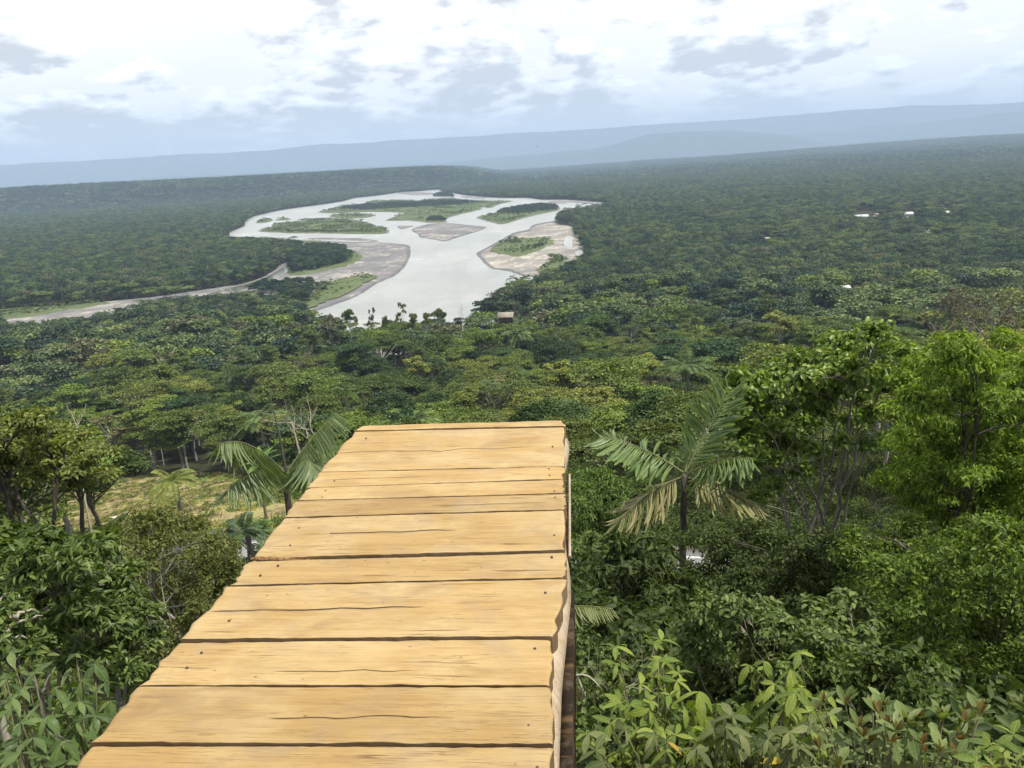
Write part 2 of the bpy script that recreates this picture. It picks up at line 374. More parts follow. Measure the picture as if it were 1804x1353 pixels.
Q = np.stack([i + j, i + na + j, i + na + j2, i + j2], -1).reshape(-1, 4)
V = np.concatenate([V, [[0, 0, float(ground(0.01, 0.0))]]]); T = np.array([[len(V) - 1, a, (a + 1) % na] for a in range(na)])
ob('ground', mesh_np('ground', V, [Q, T[:, [0, 2, 1]]], m_ground(), True), kind='structure')

# ---- far ranges
def m_range(name, a, b):
    m, nt = new_mat(name); k = NT(nt); n = k.noise(0.004, 6, 0.6, k.mapping((1, 1, 1)))
    k.out(k.principled(k.ramp(n, [(0.35, a), (0.65, b)]), 0.95, 0.05)); return m
rng_mat = m_range('range_forest', (0.025, 0.04, 0.018), (0.05, 0.07, 0.03))
def mountain(name, crest, dist, depth, seed):
    """crest: photo pixels of the ridge line, standing at horizontal distance dist"""
    cx = np.array([c[0] for c in crest], float); cy = np.array([c[1] for c in crest], float)
    px = np.linspace(cx[0], cx[-1], 200); py = np.interp(px, cx, cy)
    rg = np.random.default_rng(seed); sm = sum(np.interp(np.linspace(0, 1, 200), np.linspace(0, 1, n), rg.normal(0, a, n)) for n, a in ((14, 2.6), (34, 1.5), (80, .7), (180, .35)))
    py = py + sm * 0.9
    top = np.array([at_r(a, b, dist) for a, b in zip(px, py)])
    rows = []
    for t, q in ((-1, 0.0), (-.72, .16), (-.45, .42), (-.2, .76), (0, 1.0), (.25, .8), (.6, .4), (1, 0.0)):
        d = nrm(top[:, :2]); rp = top.copy(); rp[:, :2] += d * depth * t
        wob = rg.normal(0, 1, 200); wob = np.convolve(wob, np.ones(7) / 7, 'same') * .003 * dist * (1 - abs(t)) * (q < 1)
        rp[:, 2] = (top[:, 2] + 20) * q - 20 + wob * q; rows.append(rp)
    V = np.concatenate(rows); n = 200; ii = np.arange(len(rows) - 1)[:, None] * n; jj = np.arange(n - 1)[None]
    Q = np.stack([ii + jj, ii + jj + 1, ii + n + jj + 1, ii + n + jj], -1).reshape(-1, 4)
    return ob(name, mesh_np(name, V, [Q], rng_mat, True), kind='structure')
mountain('hills', [(-420, 372), (0, 330), (500, 303), (780, 290), (905, 280), (1050, 262), (1140, 238), (1180, 236), (1300, 229), (1390, 238), (1480, 246), (1600, 243), (1804, 238), (2300, 232)], 18000, 1400, 3)
mountain('hills', [(880, 284), (1000, 275), (1200, 256), (1400, 238), (1560, 224), (1660, 215), (1730, 205), (1804, 196), (2300, 180)], 21000, 1600, 4)
mountain('mountains', [(-420, 318), (0, 292), (300, 272), (560, 256), (700, 249), (900, 238), (1140, 222), (1400, 201), (1560, 186), (1700, 184), (1804, 180), (2300, 162)], 25000, 1900, 5)

# ---- river, bars, islands: sheets of real outline on the plain
def sheet(poly_px, z, step, dome=0.0, edge=None, mat=None, name='sheet', kind='structure', dens=4, jit=0.0, parent=None, noise_h=0.0):
    o = densify(to_world(poly_px, z), dens, jit); lo, hi = o.min(0), o.max(0)
    gxx, gyy = np.meshgrid(np.arange(lo[0], hi[0], step), np.arange(lo[1], hi[1], step)); g = np.stack([gxx.ravel(), gyy.ravel()], 1)
    g += RNG.uniform(-.25, .25, g.shape) * step
    g = g[inpoly(g[:, 0], g[:, 1], o)]
    if len(g):
        dist = np.full(len(g), 1e9)
        for a, b in zip(o, np.roll(o, -1, 0)):
            ab = b - a; t = np.clip(((g - a) @ ab) / max(ab @ ab, 1e-9), 0, 1); dist = np.minimum(dist, np.linalg.norm(g - a - t[:, None] * ab, axis=1))
        g = g[dist > step * .35]; dist = dist[dist > step * .35]
    pts = np.concatenate([o, g]); n = len(o)
    vs, es, fs, *_ = delaunay_2d_cdt([Vector(p) for p in pts], [], [list(range(n))], 1, 1e-3)
    vs = np.array([tuple(v) for v in vs]); zz = np.full(len(vs), z)
    if len(g) and (dome or noise_h):
        ed = edge or step * 2
        zz[n:n + len(g)] += dome * smooth01(dist / ed)[:len(zz) - n] + noise_h * (vnoise(g[:, 0], g[:, 1], step * 3, 3) + .5) * smooth01(dist / ed)
    fs = np.array([f for f in fs if len(f) == 3])
    a, b, c = (vs[fs[:, q]] for q in range(3))
    flip = ((b - a)[:, 0] * (c - a)[:, 1] - (b - a)[:, 1] * (c - a)[:, 0]) < 0; fs[flip] = fs[flip][:, ::-1]
    return ob(name, mesh_np(name, np.column_stack([vs, zz]), [fs], mat, True), kind=kind, parent=parent)
def m_water():
    m, nt = new_mat('silty_water'); k = NT(nt); v = k.mapping((1, 1, 1)); v2 = k.mapping((0.55, 1.0, 1), rot=(0, 0, R(14)))
    big = k.noise(0.006, 5, 0.55, v); rip = k.noise(0.045, 8, 0.68, v2, 0.8); fine = k.noise(0.35, 6, 0.7, v2)
    c = k.mix(k.ramp(big, [(0.35, 0), (0.65, 1)]), (0.27, 0.28, 0.26), (0.34, 0.345, 0.32))
    cur = k.noise(1.0, 5, 0.6, k.mapping((0.02, 0.004, 1), rot=(0, 0, R(10))), 1.2); c = k.mix(k.math('MULTIPLY', k.ramp(cur, [(0.42, 0), (0.62, 1)]), .55), c, (0.235, 0.235, 0.21))
    foam = k.ramp(k.math('MULTIPLY', rip, k.ramp(big, [(0.3, 0.75), (0.7, 1.1)])), [(0.60, 0), (0.68, 1)])
    c = k.mix(k.math('MULTIPLY', foam, 0.55), c, (0.72, 0.72, 0.70))
    k.out(k.principled(c, 0.32, 0.5, k.bump(k.math('ADD', k.math('MULTIPLY', rip, 3.0), fine), 0.7, 1.2))); return m
def m_gravel(name, wet, dry, pale, sc=1.0):
    m, nt = new_mat(name); k = NT(nt); v = k.mapping((1, 1, 1))
    a = k.noise(0.02 * sc, 7, 0.62, v, 0.6); b = k.noise(0.11 * sc, 6, 0.65, k.mapping((1, .35, 1), rot=(0, 0, R(-35)))); f = k.noise(1.2, 4, 0.7, v)
    c = k.mix(k.ramp(a, [(0.38, 0), (0.6, 1)]), wet, dry); c = k.mix(k.ramp(k.math('MULTIPLY', k.math('ADD', b, a), .5), [(0.51, 0), (0.60, 1)]), c, pale)
    c = k.mix(1.0, c, k.ramp(f, [(0.3, (0.8, 0.8, 0.8)), (0.7, (1.15, 1.15, 1.15))]), 'MULTIPLY')
    k.out(k.principled(c, 0.9, 0.2, k.bump(f, 0.5, 0.3))); return m
def m_grass(name, a, b, c3, sc=0.05):
    m, nt = new_mat(name); k = NT(nt); v = k.mapping((1, 1, 1)); n = k.noise(sc, 7, 0.65, v); f = k.noise(sc * 9, 6, 0.7, v)
    c = k.mix(k.ramp(n, [(0.35, 0), (0.65, 1)]), a, b); c = k.mix(k.ramp(f, [(0.45, 0), (0.7, 1)]), c, c3)
    k.out(k.principled(c, 0.9, 0.15, k.bump(f, 0.8, 1.2))); return m
MW = m_water(); MG = m_gravel('bar_gravel', (0.13, 0.127, 0.127), (0.18, 0.172, 0.16), (0.33, 0.30, 0.255)); MG2 = m_gravel('bar_sand', (0.17, 0.16, 0.145), (0.26, 0.24, 0.205), (0.40, 0.37, 0.305))
MWET = m_gravel('bar_wet_edge', (0.10, 0.10, 0.104), (0.13, 0.128, 0.13), (0.16, 0.156, 0.152))
MGR = m_grass('bar_grass', (0.075, 0.10, 0.036), (0.125, 0.145, 0.06), (0.05, 0.075, 0.028))
sheet(WATER, 0.0, 60, mat=MW, name='river', dens=4)
def shrink(poly, px):
    p = np.asarray(poly, float); c = p.mean(0); return [tuple(q + (c - q) / max(np.linalg.norm(c - q), 1e-6) * min(px, np.linalg.norm(c - q) * .4) * np.array([1, .5])) for q in p]
def bar(poly, mat=MG, name='gravel_bar', dome=1.1, step=18, edge=30, rim=5.0):
    sheet(poly, 0.12, step, 0.25, edge, MWET, name, dens=4, jit=0.6)
    sheet(shrink(poly, rim), 0.35, step, dome, edge, mat, name, dens=4, jit=1.2, noise_h=.5)
bar(BAR_LEFT, MG, rim=7); bar(BAR_RIGHT, MG2, rim=7); bar(BAR_MID, MG, rim=4); bar(BAR_MID2, MG, rim=1.5, step=10); bar(BAR_FAR, MG, rim=1); bar(BAR_FAR2, MG, rim=1); bar(BAR_FAR3, MG, rim=1); bar(BAR_STRIP, MG, rim=.6, step=10)
for nm, pl in ISLES.items():
    sheet(pl, 0.15, 16, 0.6, 20, MG, 'gravel_bar', jit=.5)
    sh = shrink(pl, 1.5 if nm in ('left_back', 'islet', 'islet_small') else 4.0)
    sheet(sh, 0.5, 12, 1.6, 12, MGR, 'island_turf', jit=2.5, noise_h=1.6)
for pl in (GRASS_LEFT, GRASS_RIGHT, GRASS_RIGHT2, GRASS_CHAN, GRASS_SPIT, GRASS_SPIT2):
    sheet(pl, 1.75, 10, 0.5, 9, MGR, 'bar_turf', jit=3.2, noise_h=1.4)
m_creek, _nt = new_mat('creek_water'); _k = NT(_nt); _k.out(_k.principled((0.10, 0.105, 0.07), 0.15, 0.5))
sheet(CREEK, 1.95, 14, mat=m_creek, name='creek', jit=.4)
sheet(POOL, 1.95, 10, mat=MW, name='pool', jit=.8); sheet(POOL2, 1.95, 10, mat=MW, name='pool', jit=.8)

# ---- haze: one closed box of even pale air round everything on the ground
m_h, nt = new_mat('haze_air'); k = NT(nt)
pv = k.n('ShaderNodeVolumePrincipled'); pv.inputs['Color'].default_value = (0.56, 0.745, 1.0, 1); pv.inputs['Density'].default_value = 7.6e-5; pv.inputs['Anisotropy'].default_value = 0.0
ho = k.n('ShaderNodeOutputMaterial'); k.l(pv.outputs[0], ho.inputs['Volume'])
X, Z0, Z1 = 32000.0, -25.0, 1470.0
V = [(sx * X, sy * X, z) for z in (Z0, Z1) for sy in (-1, 1) for sx in (-1, 1)]
ob('haze', mesh_np('haze', V, [np.array([[0, 2, 3, 1], [4, 5, 7, 6], [0, 1, 5, 4], [2, 6, 7, 3], [0, 4, 6, 2], [1, 3, 7, 5]])], m_h), kind='stuff', label='pale blue haze over the river plain', cat='haze')

# ================================================================ FOREST KINDS
BARK_PALE = bark_mat('pale_bark', (0.20, 0.19, 0.16), (0.42, 0.40, 0.34)); BARK_DARK = bark_mat('dark_bark', (0.035, 0.03, 0.024), (0.10, 0.085, 0.065)); BARK_GREY = bark_mat('grey_bark', (0.10, 0.09, 0.075), (0.22, 0.2, 0.17))
TINT = [(0.5, 0.6, 0.55), (0.85, 0.9, 0.8), (1.0, 1.0, 1.0), (1.25, 1.25, 0.95), (0.62, 0.75, 0.7), (1.32, 1.24, 1.05), (0.9, 1.0, 0.85)]
def fmat(name, g, t=TINT, trans=.22): return leaf_mat(name, [tuple(x * .55 for x in g), g, tuple(x * 1.75 for x in g)], .55, .3, trans, t)
FM = {'olive': fmat('leaf_olive', (0.094, 0.118, 0.033)), 'deep': fmat('leaf_deep', (0.046, 0.074, 0.025)), 'bright': fmat('leaf_bright', (0.112, 0.152, 0.035)),
      'yellow': fmat('leaf_yellow', (0.15, 0.168, 0.045)), 'grey': fmat('leaf_grey', (0.15, 0.14, 0.075)), 'blue': fmat('leaf_blue', (0.050, 0.086, 0.040))}
PLAIN = {}
for q_, g_ in enumerate([(0.016, 0.034, 0.022), (0.033, 0.058, 0.032), (0.056, 0.087, 0.038), (0.086, 0.122, 0.046), (0.120, 0.156, 0.056), (0.098, 0.102, 0.056), (0.026, 0.052, 0.036), (0.155, 0.185, 0.062)]):
    FM['plain%d' % q_] = fmat('leaf_plain_%d' % q_, g_, [(0.75, 0.8, 0.8), (1, 1, 1), (1.25, 1.2, 1.1)], .15)
PLAIN_W = np.array([.17, .2, .2, .15, .09, .06, .1, .03]); PLAIN_W = PLAIN_W / PLAIN_W.sum()
def crown_clumps(kind, rng):
    """(centre, radii) of leaf clumps of a tree about 14 m tall, and the trunk top"""
    C = []
    if kind == 'dome':
        for _ in range(15):
            d = sphere_dirs(1, rng, -.2)[0]; C.append((np.array([0, 0, 9.6]) + d * np.array([3.4, 3.4, 2.7]) * rng.uniform(.6, 1), rng.uniform(1.3, 2.0) * np.array([1, 1, .72])))
        tt = 9
    elif kind == 'umbrella':
        for _ in range(15):
            a = rng.uniform(0, 6.28); q = math.sqrt(rng.uniform(0, 1)) * 4.9; C.append((np.array([q * math.cos(a), q * math.sin(a), 12.2 - .10 * q * q * .6 + rng.normal(0, .5)]), rng.uniform(1.2, 1.9) * np.array([1.15, 1.15, .36])))
        tt = 10.6
    elif kind == 'layer':
        for lv in (7.2, 9.2, 11.2, 12.8):
            for _ in range(5):
                a = rng.uniform(0, 6.28); q = rng.uniform(.8, 3.9 - (lv - 7) * .25); C.append((np.array([q * math.cos(a), q * math.sin(a), lv + rng.normal(0, .3)]), rng.uniform(1.0, 1.6) * np.array([1.2, 1.2, .38])))
        tt = 12
    elif kind == 'tall':
        for _ in range(11):
            a = rng.uniform(0, 6.28); q = rng.uniform(0, 2.2); C.append((np.array([q * math.cos(a), q * math.sin(a), rng.uniform(10.5, 15.5)]), rng.uniform(.9, 1.5) * np.array([1, 1, .62])))
        tt = 13.5
    elif kind == 'airy':
        for _ in range(17):
            a = rng.uniform(0, 6.28); q = rng.uniform(.5, 3.6); C.append((np.array([q * math.cos(a), q * math.sin(a), rng.uniform(7, 13.5)]), rng.uniform(.6, 1.1) * np.array([1.1, 1.1, .6])))
        tt = 10
    return C, tt
def geo_obj_mesh(name, geos, mat, smooth=False):
    v, f = join_geo(geos); return mesh_np(name, v, f, mat, smooth)
def forest_tree(kind, seed, nleaf, L, mat, bark, low=False):
    rng = np.random.default_rng(seed); C, tt = crown_clumps(kind, rng)
    vol = np.array([r[0] * r[1] for _, r in C]); share = vol / vol.sum()
    g = [clump_leaves(c, r, max(4, int(nleaf * s)), rng, L, L * .72, zmin=-.45, up=.75, rnd=.6, hang=.15, shell=.22, sub=0 if low else 7) for (c, r), s in zip(C, share)]
    crown = geo_obj_mesh('crown', g, FM[mat])
    lean = rng.normal(0, .5, 2); top = np.array([lean[0], lean[1], tt])
    tr = [tube_geo(curve((0, 0, -1.5), top, 0, 6, .10, rng), np.linspace(.24, .10, 6), 5)]
    if not low:
        for c, r in C:
            s = top * rng.uniform(.55, .95); tr.append(tube_geo(curve(s, c, -.3, 4, .08, rng), np.linspace(.09, .03, 4), 4, False))
    trunk = geo_obj_mesh('trunk', tr, bark)
    return trunk, crown
def palm_mesh(seed, H=11, nf=13, FL=3.4, nl=15, mat=None, lw=.16):
    """small-scale palm as trunk + crown, for the forest"""
    rng = np.random.default_rng(seed); g = []
    for q in range(nf):
        a = q / nf * 6.283 * 2.4 + rng.normal(0, .2); el = rng.uniform(.1, 1.25); t = np.linspace(0, 1, 7)
        hor = FL * t * math.cos(el * .8); zz = FL * (t * math.sin(el) - .62 * t * t * (1.25 - el * .4))
        rc = np.stack([hor * math.cos(a), hor * math.sin(a), H + zz], 1)
        ti = np.linspace(.15, 1, nl); P = np.stack([np.interp(ti, t, rc[:, i]) for i in range(3)], 1)
        d = nrm(np.stack([np.gradient(P[:, i]) for i in range(3)], 1)); side = nrm(np.cross(d, [0, 0, 1.0]))
        for s in (-1, 1):
            D = nrm(side * s + d * .55 - np.array([0, 0, .55])); N = nrm(np.cross(D, d) * s * -1 + np.array([0, 0, .6]))
            g.append(leaf_geo(P, D, N, FL * .30 * (1 - .55 * np.abs(ti - .45)), lw, 'rhomb', .15, .25))
    crown = geo_obj_mesh('crown', g, mat); tr = geo_obj_mesh('trunk', [tube_geo(curve((0, 0, -1), (rng.normal(0, .3), rng.normal(0, .3), H), 0, 6), np.linspace(.16, .11, 6), 6)], BARK_GREY)
    return tr, crown
FM['palm'] = fmat('leaf_palm', (0.08, 0.12, 0.04), [(0.7, .8, .75), (1, 1, 1), (1.25, 1.2, .95)])
KINDS = [  # key, trunk/crown meshes, words
    ('dome', 'deep', BARK_DARK, 'round dense dark green crown'), ('dome', 'olive', BARK_GREY, 'rounded olive green crown'), ('dome', 'bright', BARK_PALE, 'rounded fresh green crown'),
    ('umbrella', 'bright', BARK_PALE, 'flat spreading light green crown'), ('umbrella', 'olive', BARK_PALE, 'flat spreading olive crown'), ('umbrella', 'yellow', BARK_PALE, 'flat yellowish green crown'),
    ('layer', 'olive', BARK_GREY, 'tiered olive crown'), ('layer', 'blue', BARK_DARK, 'tiered bluish green crown'), ('layer', 'bright', BARK_PALE, 'tiered light green crown'),
    ('tall', 'olive', BARK_PALE, 'tall pale trunk and small olive crown'), ('tall', 'yellow', BARK_PALE, 'tall pale trunk and yellowish crown'),
    ('airy', 'grey', BARK_PALE, 'thin greyish brown crown'), ('airy', 'olive', BARK_PALE, 'loose airy olive crown')]
HI = [forest_tree(kd, 100 + n, {'airy': 3400, 'tall': 4200}.get(kd, 8000), .30, mt, bk) for n, (kd, mt, bk, _) in enumerate(KINDS)]
HI.append(palm_mesh(55, 11, mat=FM['palm']))
KINDS.append(('palm', 'palm', BARK_GREY, 'palm crown'))
SRC = bpy.data.collections.new('forest_sources')       # not linked to the scene: only instanced
def src(name, tc):
    """trunk and crown of one kind as a single source mesh"""
    import bmesh
    b = bmesh.new(); me = bpy.data.meshes.new(name)
    for q, m in enumerate(tc):
        n0 = len(b.faces); b.from_mesh(m); b.faces.ensure_lookup_table()
        for f in b.faces[n0:]: f.material_index = q
    b.to_mesh(me); b.free()
    for m in tc: me.materials.append(m.materials[0])
    o = bpy.data.objects.new(name, me); return o
def source_set(name, objs):
    c = bpy.data.collections.new(name)
    for o in objs: c.objects.link(o)
    return c
HI_SET = source_set('tree_sources', [src('tree_source_%02d' % n, tc) for n, tc in enumerate(HI)])
LOWK = [('dome', 'plain0'), ('dome', 'plain2'), ('umbrella', 'plain3'), ('umbrella', 'plain4'), ('layer', 'plain2'), ('layer', 'plain6'), ('airy', 'plain5'), ('dome', 'bright'), ('umbrella', 'plain1'), ('layer', 'plain0')]
LOW = [forest_tree(kd, 300 + n, 800, .85, mt, BARK_GREY, True) for n, (kd, mt) in enumerate(LOWK)]
LOW_SET = source_set('low_tree_sources', [src('low_source_%02d' % n, tc) for n, tc in enumerate(LOW)])
def patch_mesh(seed, size, ntree, nleaf, L):
    rng = np.random.default_rng(seed); by = {}
    m = int(math.ceil(math.sqrt(ntree))); cs = size / m
    for a in range(m):
        for b in range(m):
            kd, mt = LOWK[rng.integers(len(LOWK))]; mt = 'plain%d' % rng.choice(8, p=PLAIN_W); C, tt = crown_clumps(kd, rng); s = rng.uniform(.55, 1.55) if nleaf > 100 else rng.uniform(.9, 1.9); x, y = (a + .5 + rng.uniform(-.4, .4)) * cs - size / 2, (b + .5 + rng.uniform(-.4, .4)) * cs - size / 2
            sel = [C[q] for q in rng.permutation(len(C))[:7]]; z = rng.normal(-1, 1.6)
            for c, r in sel:
                by.setdefault(mt, []).append(clump_leaves(np.array([x, y, z]) + c * s * np.array([1.3, 1.3, 1]), r * s * 1.8, max(3, nleaf // len(sel)), rng, L, L * .8, zmin=-.15, up=1.1, rnd=.4, hang=.1, shell=.2))
    ms = list(by); gs = [join_geo(by[q]) for q in ms]; V, F_ = join_geo(gs); me = mesh_np('patch', V, F_)
    cnt = [sum(len(f) for f in g[1]) for g in gs]
    idx = np.concatenate([np.full(c, q, dtype=np.int32) for q, c in enumerate(cnt)])
    for q in ms: me.materials.append(FM[q])
    me.polygons.foreach_set('material_index', idx); me.update()
    return bpy.data.objects.new('patch_source_%02d' % seed, me)
P30 = source_set('patch_sources', [patch_mesh(10 + n, 33, 9, 340, 1.2) for n in range(8)])
P64 = source_set('far_patch_sources', [patch_mesh(30 + n, 66, 25, 84, 2.9) for n in range(6)])

def gn_scatter(name, P, rotz, scl, var, coll, label, cat, kind='stuff'):
    n = len(P); me = bpy.data.meshes.new(name); me.vertices.add(n); me.vertices.foreach_set('co', np.asarray(P, np.float32).ravel())
    a = me.attributes.new('rot', 'FLOAT_VECTOR', 'POINT'); r3 = np.zeros((n, 3), np.float32); r3[:, 2] = rotz; a.data.foreach_set('vector', r3.ravel())
    a = me.attributes.new('scl', 'FLOAT_VECTOR', 'POINT'); s3 = np.asarray(scl, np.float32); s3 = s3 if s3.ndim == 2 else np.repeat(s3[:, None], 3, 1); a.data.foreach_set('vector', np.ascontiguousarray(s3, dtype=np.float32).ravel())
    a = me.attributes.new('variant', 'INT', 'POINT'); a.data.foreach_set('value', np.asarray(var, np.int32))
    o = ob(name, me, kind=kind, label=label, cat=cat)
    g = bpy.data.node_groups.new(name, 'GeometryNodeTree'); g.interface.new_socket('Geometry', in_out='INPUT', socket_type='NodeSocketGeometry'); g.interface.new_socket('Geometry', in_out='OUTPUT', socket_type='NodeSocketGeometry')
    N = g.nodes; gi, go = N.new('NodeGroupInput'), N.new('NodeGroupOutput'); ins = N.new('GeometryNodeInstanceOnPoints'); ci = N.new('GeometryNodeCollectionInfo')
    ci.inputs['Collection'].default_value = coll; ci.inputs['Separate Children'].default_value = True; ci.inputs['Reset Children'].default_value = True
    def attr(nm, t): q = N.new('GeometryNodeInputNamedAttribute'); q.data_type = t; q.inputs[0].default_value = nm; return q.outputs[0]
    mp = N.new('GeometryNodeMeshToPoints')
    g.links.new(gi.outputs[0], mp.inputs[0]); g.links.new(mp.outputs[0], ins.inputs['Points']); g.links.new(ci.outputs[0], ins.inputs['Instance']); ins.inputs['Pick Instance'].default_value = True
    g.links.new(attr('variant', 'INT'), ins.inputs['Instance Index']); g.links.new(attr('rot', 'FLOAT_VECTOR'), ins.inputs['Rotation']); g.links.new(attr('scl', 'FLOAT_VECTOR'), ins.inputs['Scale'])
    g.links.new(ins.outputs[0], go.inputs[0])
    md = o.modifiers.new('scatter', 'NODES'); md.node_group = g
    return o

# ---- where the forest stands
CLEARING = [(60, 960), (70, 900), (120, 868), (170, 850), (240, 842), (330, 838), (420, 836), (480, 850), (520, 870), (530, 900), (500, 940), (440, 962), (330, 965), (180, 965)]
HOUSE_PX = [[(1490, 366), (1562, 366), (1568, 384), (1490, 388)], [(1588, 366), (1618, 366), (1622, 384), (1580, 386)], [(1660, 364), (1680, 364), (1680, 378), (1658, 378)], [(1618, 400), (1645, 400), (1645, 410), (1616, 410)],
            [(1342, 412), (1362, 412), (1362, 424), (1340, 424)], [(1474, 494), (1502, 494), (1502, 508), (1474, 508)], [(870, 540), (914, 540), (918, 558), (866, 558)], [(915, 308), (956, 308), (956, 315), (915, 315)]]
HOUSE_PX = [[tuple(np.mean(h_, 0) + (np.array(q_) - np.mean(h_, 0)) * np.array([.6, .55])) for q_ in h_] for h_ in HOUSE_PX]
def blocked(x, y, zb, h, rad):
    """True where a tree would stand in or hide what the photograph shows open"""
    bx, by, bw = proj(np.stack([x, y, zb], 1)); tx, ty, tw = proj(np.stack([x, y, zb + h], 1)); mx, my = (bx + tx) / 2, (by + ty) / 2
    dx = F * rad / np.maximum(tw, 1)
    b = inpoly(bx, by, OPEN) | inpoly(tx, ty + 1.5, OPEN) | inpoly(mx, my, OPEN) | inpoly(tx - dx * .8, ty + (by - ty) * .25, OPEN) | inpoly(tx + dx * .8, ty + (by - ty) * .25, OPEN)
    b |= inpoly(bx, by, CLEARING)
    for hp in HOUSE_PX:
        b |= inpoly(tx, ty, hp) | inpoly(bx, by, hp) | inpoly(mx, my, hp) | inpoly(tx - dx * .6, ty + (by - ty) * .2, hp) | inpoly(tx + dx * .6, ty + (by - ty) * .2, hp)
    return b
def grid(r0, r1, cell, amax, rng, jit=.42):
    xs = np.arange(-r1 * math.sin(R(amax)), r1 * math.sin(R(amax)), cell); ys = np.arange(r0 * .6, r1, cell)
    x, y = np.meshgrid(xs, ys); x = x + rng.uniform(-jit, jit, x.shape) * cell; y = y + rng.uniform(-jit, jit, y.shape) * cell
    x, y = x.ravel(), y.ravel(); r = np.hypot(x, y); a = np.degrees(np.arctan2(x, y)); m = (r >= r0) & (r < r1) & (np.abs(a) < amax)
    return x[m], y[m]
rg = np.random.default_rng(21)
x, y = grid(30, 720, 11.0, 42, rg, .5); r_, a_ = np.hypot(x, y), np.degrees(np.arctan2(x, y))
keep = (r_ > 90) | ((a_ > 4) & (a_ < 22) & (r_ > 40)) | ((a_ >= 22) & (r_ > 34)) | ((a_ < -31.5) & (r_ > 55)); x, y, r_ = x[keep], y[keep], r_[keep]
z = ground(x, y); s = np.clip(np.exp(rg.normal(.08, .36, len(x))), .45, 2.2) * np.interp(r_, [30, 60, 130], [.40, .6, 1])
ok = ~blocked(x, y, z, 14 * s, 4 * s); tx_, ty_, _ = proj(np.stack([x, y, z + 15.5 * s], 1)); r_ = np.hypot(x, y)
ok &= (r_ > 210) | (ty_ > np.interp(tx_, [-200, 0, 180, 560, 1000, 1240, 1400, 1640, 1804, 2000], [705, 715, 700, 680, 680, 650, 615, 570, 530, 500])); ok &= (r_ > 380) | (ty_ > np.interp(tx_, [0, 900, 1300, 1804], [620, 610, 570, 500]))
x, y, z, s = x[ok], y[ok], z[ok], s[ok]
pick = vnoise(x, y, 42, 9) + rg.normal(0, .28, len(x))
order = [0, 7, 1, 6, 12, 4, 2, 8, 3, 9, 5, 10, 11]
vi = np.array(order)[np.clip(((np.argsort(np.argsort(pick)) / len(pick)) * 13).astype(int), 0, 12)]
vi = np.where(rg.uniform(size=len(x)) < .08, 13, vi)
bx, by, bw = proj(np.stack([x, y, z + 8], 1)); inview = (bx > -40) & (bx < 1844) & (by < 1360) & ~((bx > 560) & (bx < 1000) & (by > 790))
size = np.where(inview, s / np.hypot(x, y), 0); near = np.argsort(-size)[:300]
isn = np.zeros(len(x), bool); isn[near] = True
def zone(px, py, r):
    if px > 1560: return 'by the dry hillside'
    if px > 1230: return 'behind the vine-covered tree'
    if px > 1000: return 'right of the deck'
    if px > 620: return 'beyond the deck end'
    if px > 400: return 'behind the drooping palm'
    if px > 180: return 'behind the yellow clearing'
    return 'left of the clearing'
def tree_label(i): return ('forest palm ' if vi[i] == 13 else 'tree with ' + KINDS[vi[i]][3] + ' ') + zone(bx[i], by[i], 0)
same = {}
for i in sorted(near, key=lambda q: bx[q]): same.setdefault(tree_label(i), []).append(i)
ORD = ['leftmost', 'second', 'third', 'fourth', 'fifth', 'sixth', 'seventh', 'eighth', 'ninth', 'tenth', 'eleventh', 'twelfth', 'thirteenth', 'fourteenth', 'fifteenth', 'sixteenth']
for i in near:
    pal = vi[i] == 13; lab = tree_label(i); pos = same[lab].index(i); cnt_ = len(same[lab])
    grp = lab.replace('tree with', 'trees with').replace('forest palm', 'palms')
    if cnt_ > 1: lab += ', leftmost' if pos == 0 else ', rightmost' if pos == cnt_ - 1 else ', ' + (ORD[pos] if pos < len(ORD) else str(pos + 1) + 'th') + ' from left'
    t = empty('forest_palm' if pal else 'forest_tree', (x[i], y[i], z[i]), lab, 'palm' if pal else 'tree', grp, rg.uniform(0, 6.28), (s[i] * 1.45, s[i] * 1.45, s[i]))
    ob('trunk', HI[vi[i]][0], t); ob('crown', HI[vi[i]][1], t)
far_ = ~isn & (np.hypot(x, y) < 480); mid = ~isn & ~far_
FP = [(np.stack([x, y, z], 1)[far_], s[far_], vi[far_])]
gn_scatter('forest', FP[0][0], rg.uniform(0, 6.28, far_.sum()), FP[0][1][:, None] * np.array([1.45, 1.45, 1.0]), FP[0][2], HI_SET, 'mixed green rainforest covering the slope down to the river', 'forest')
lowmap = np.array([0, 1, 7, 3, 2, 3, 4, 5, 4, 2, 7, 6, 2, 8])
MP = [np.stack([x, y, z], 1)[mid]]; MS = [s[mid]]; MV = [lowmap[vi[mid]]]
# river plain: patches where a whole patch fits, single trees along the banks
x, y = grid(720, 4700, 30, 41, rg, .0); z = ground(x, y)
ok = np.ones(len(x), bool)
for ox in (-14, 0, 14):
    for oy in (-14, 0, 14): ok &= ~blocked(x + ox, y + oy, z, np.full(len(x), 15.0), np.full(len(x), 4.0))
pp = np.stack([x, y, z], 1)[ok]
gn_scatter('forest', pp, rg.integers(0, 4, len(pp)) * math.pi / 2, rg.uniform(.9, 1.12, len(pp)), rg.integers(0, 8, len(pp)), P30, 'unbroken rainforest over the river plain', 'forest')
ex, ey = x[~ok], y[~ok]
sx = np.concatenate([ex + a for a in (-11, -3.7, 3.7, 11) for b in range(4)]); sy = np.concatenate([ey + b for a in range(4) for b in (-11, -3.7, 3.7, 11)])
sx = sx + rg.uniform(-3, 3, len(sx)); sy = sy + rg.uniform(-3, 3, len(sy)); sz = ground(sx, sy); ss = np.clip(rg.normal(.85, .2, len(sx)), .4, 1.3)
ok = ~blocked(sx, sy, sz, 14 * ss, 4 * ss)
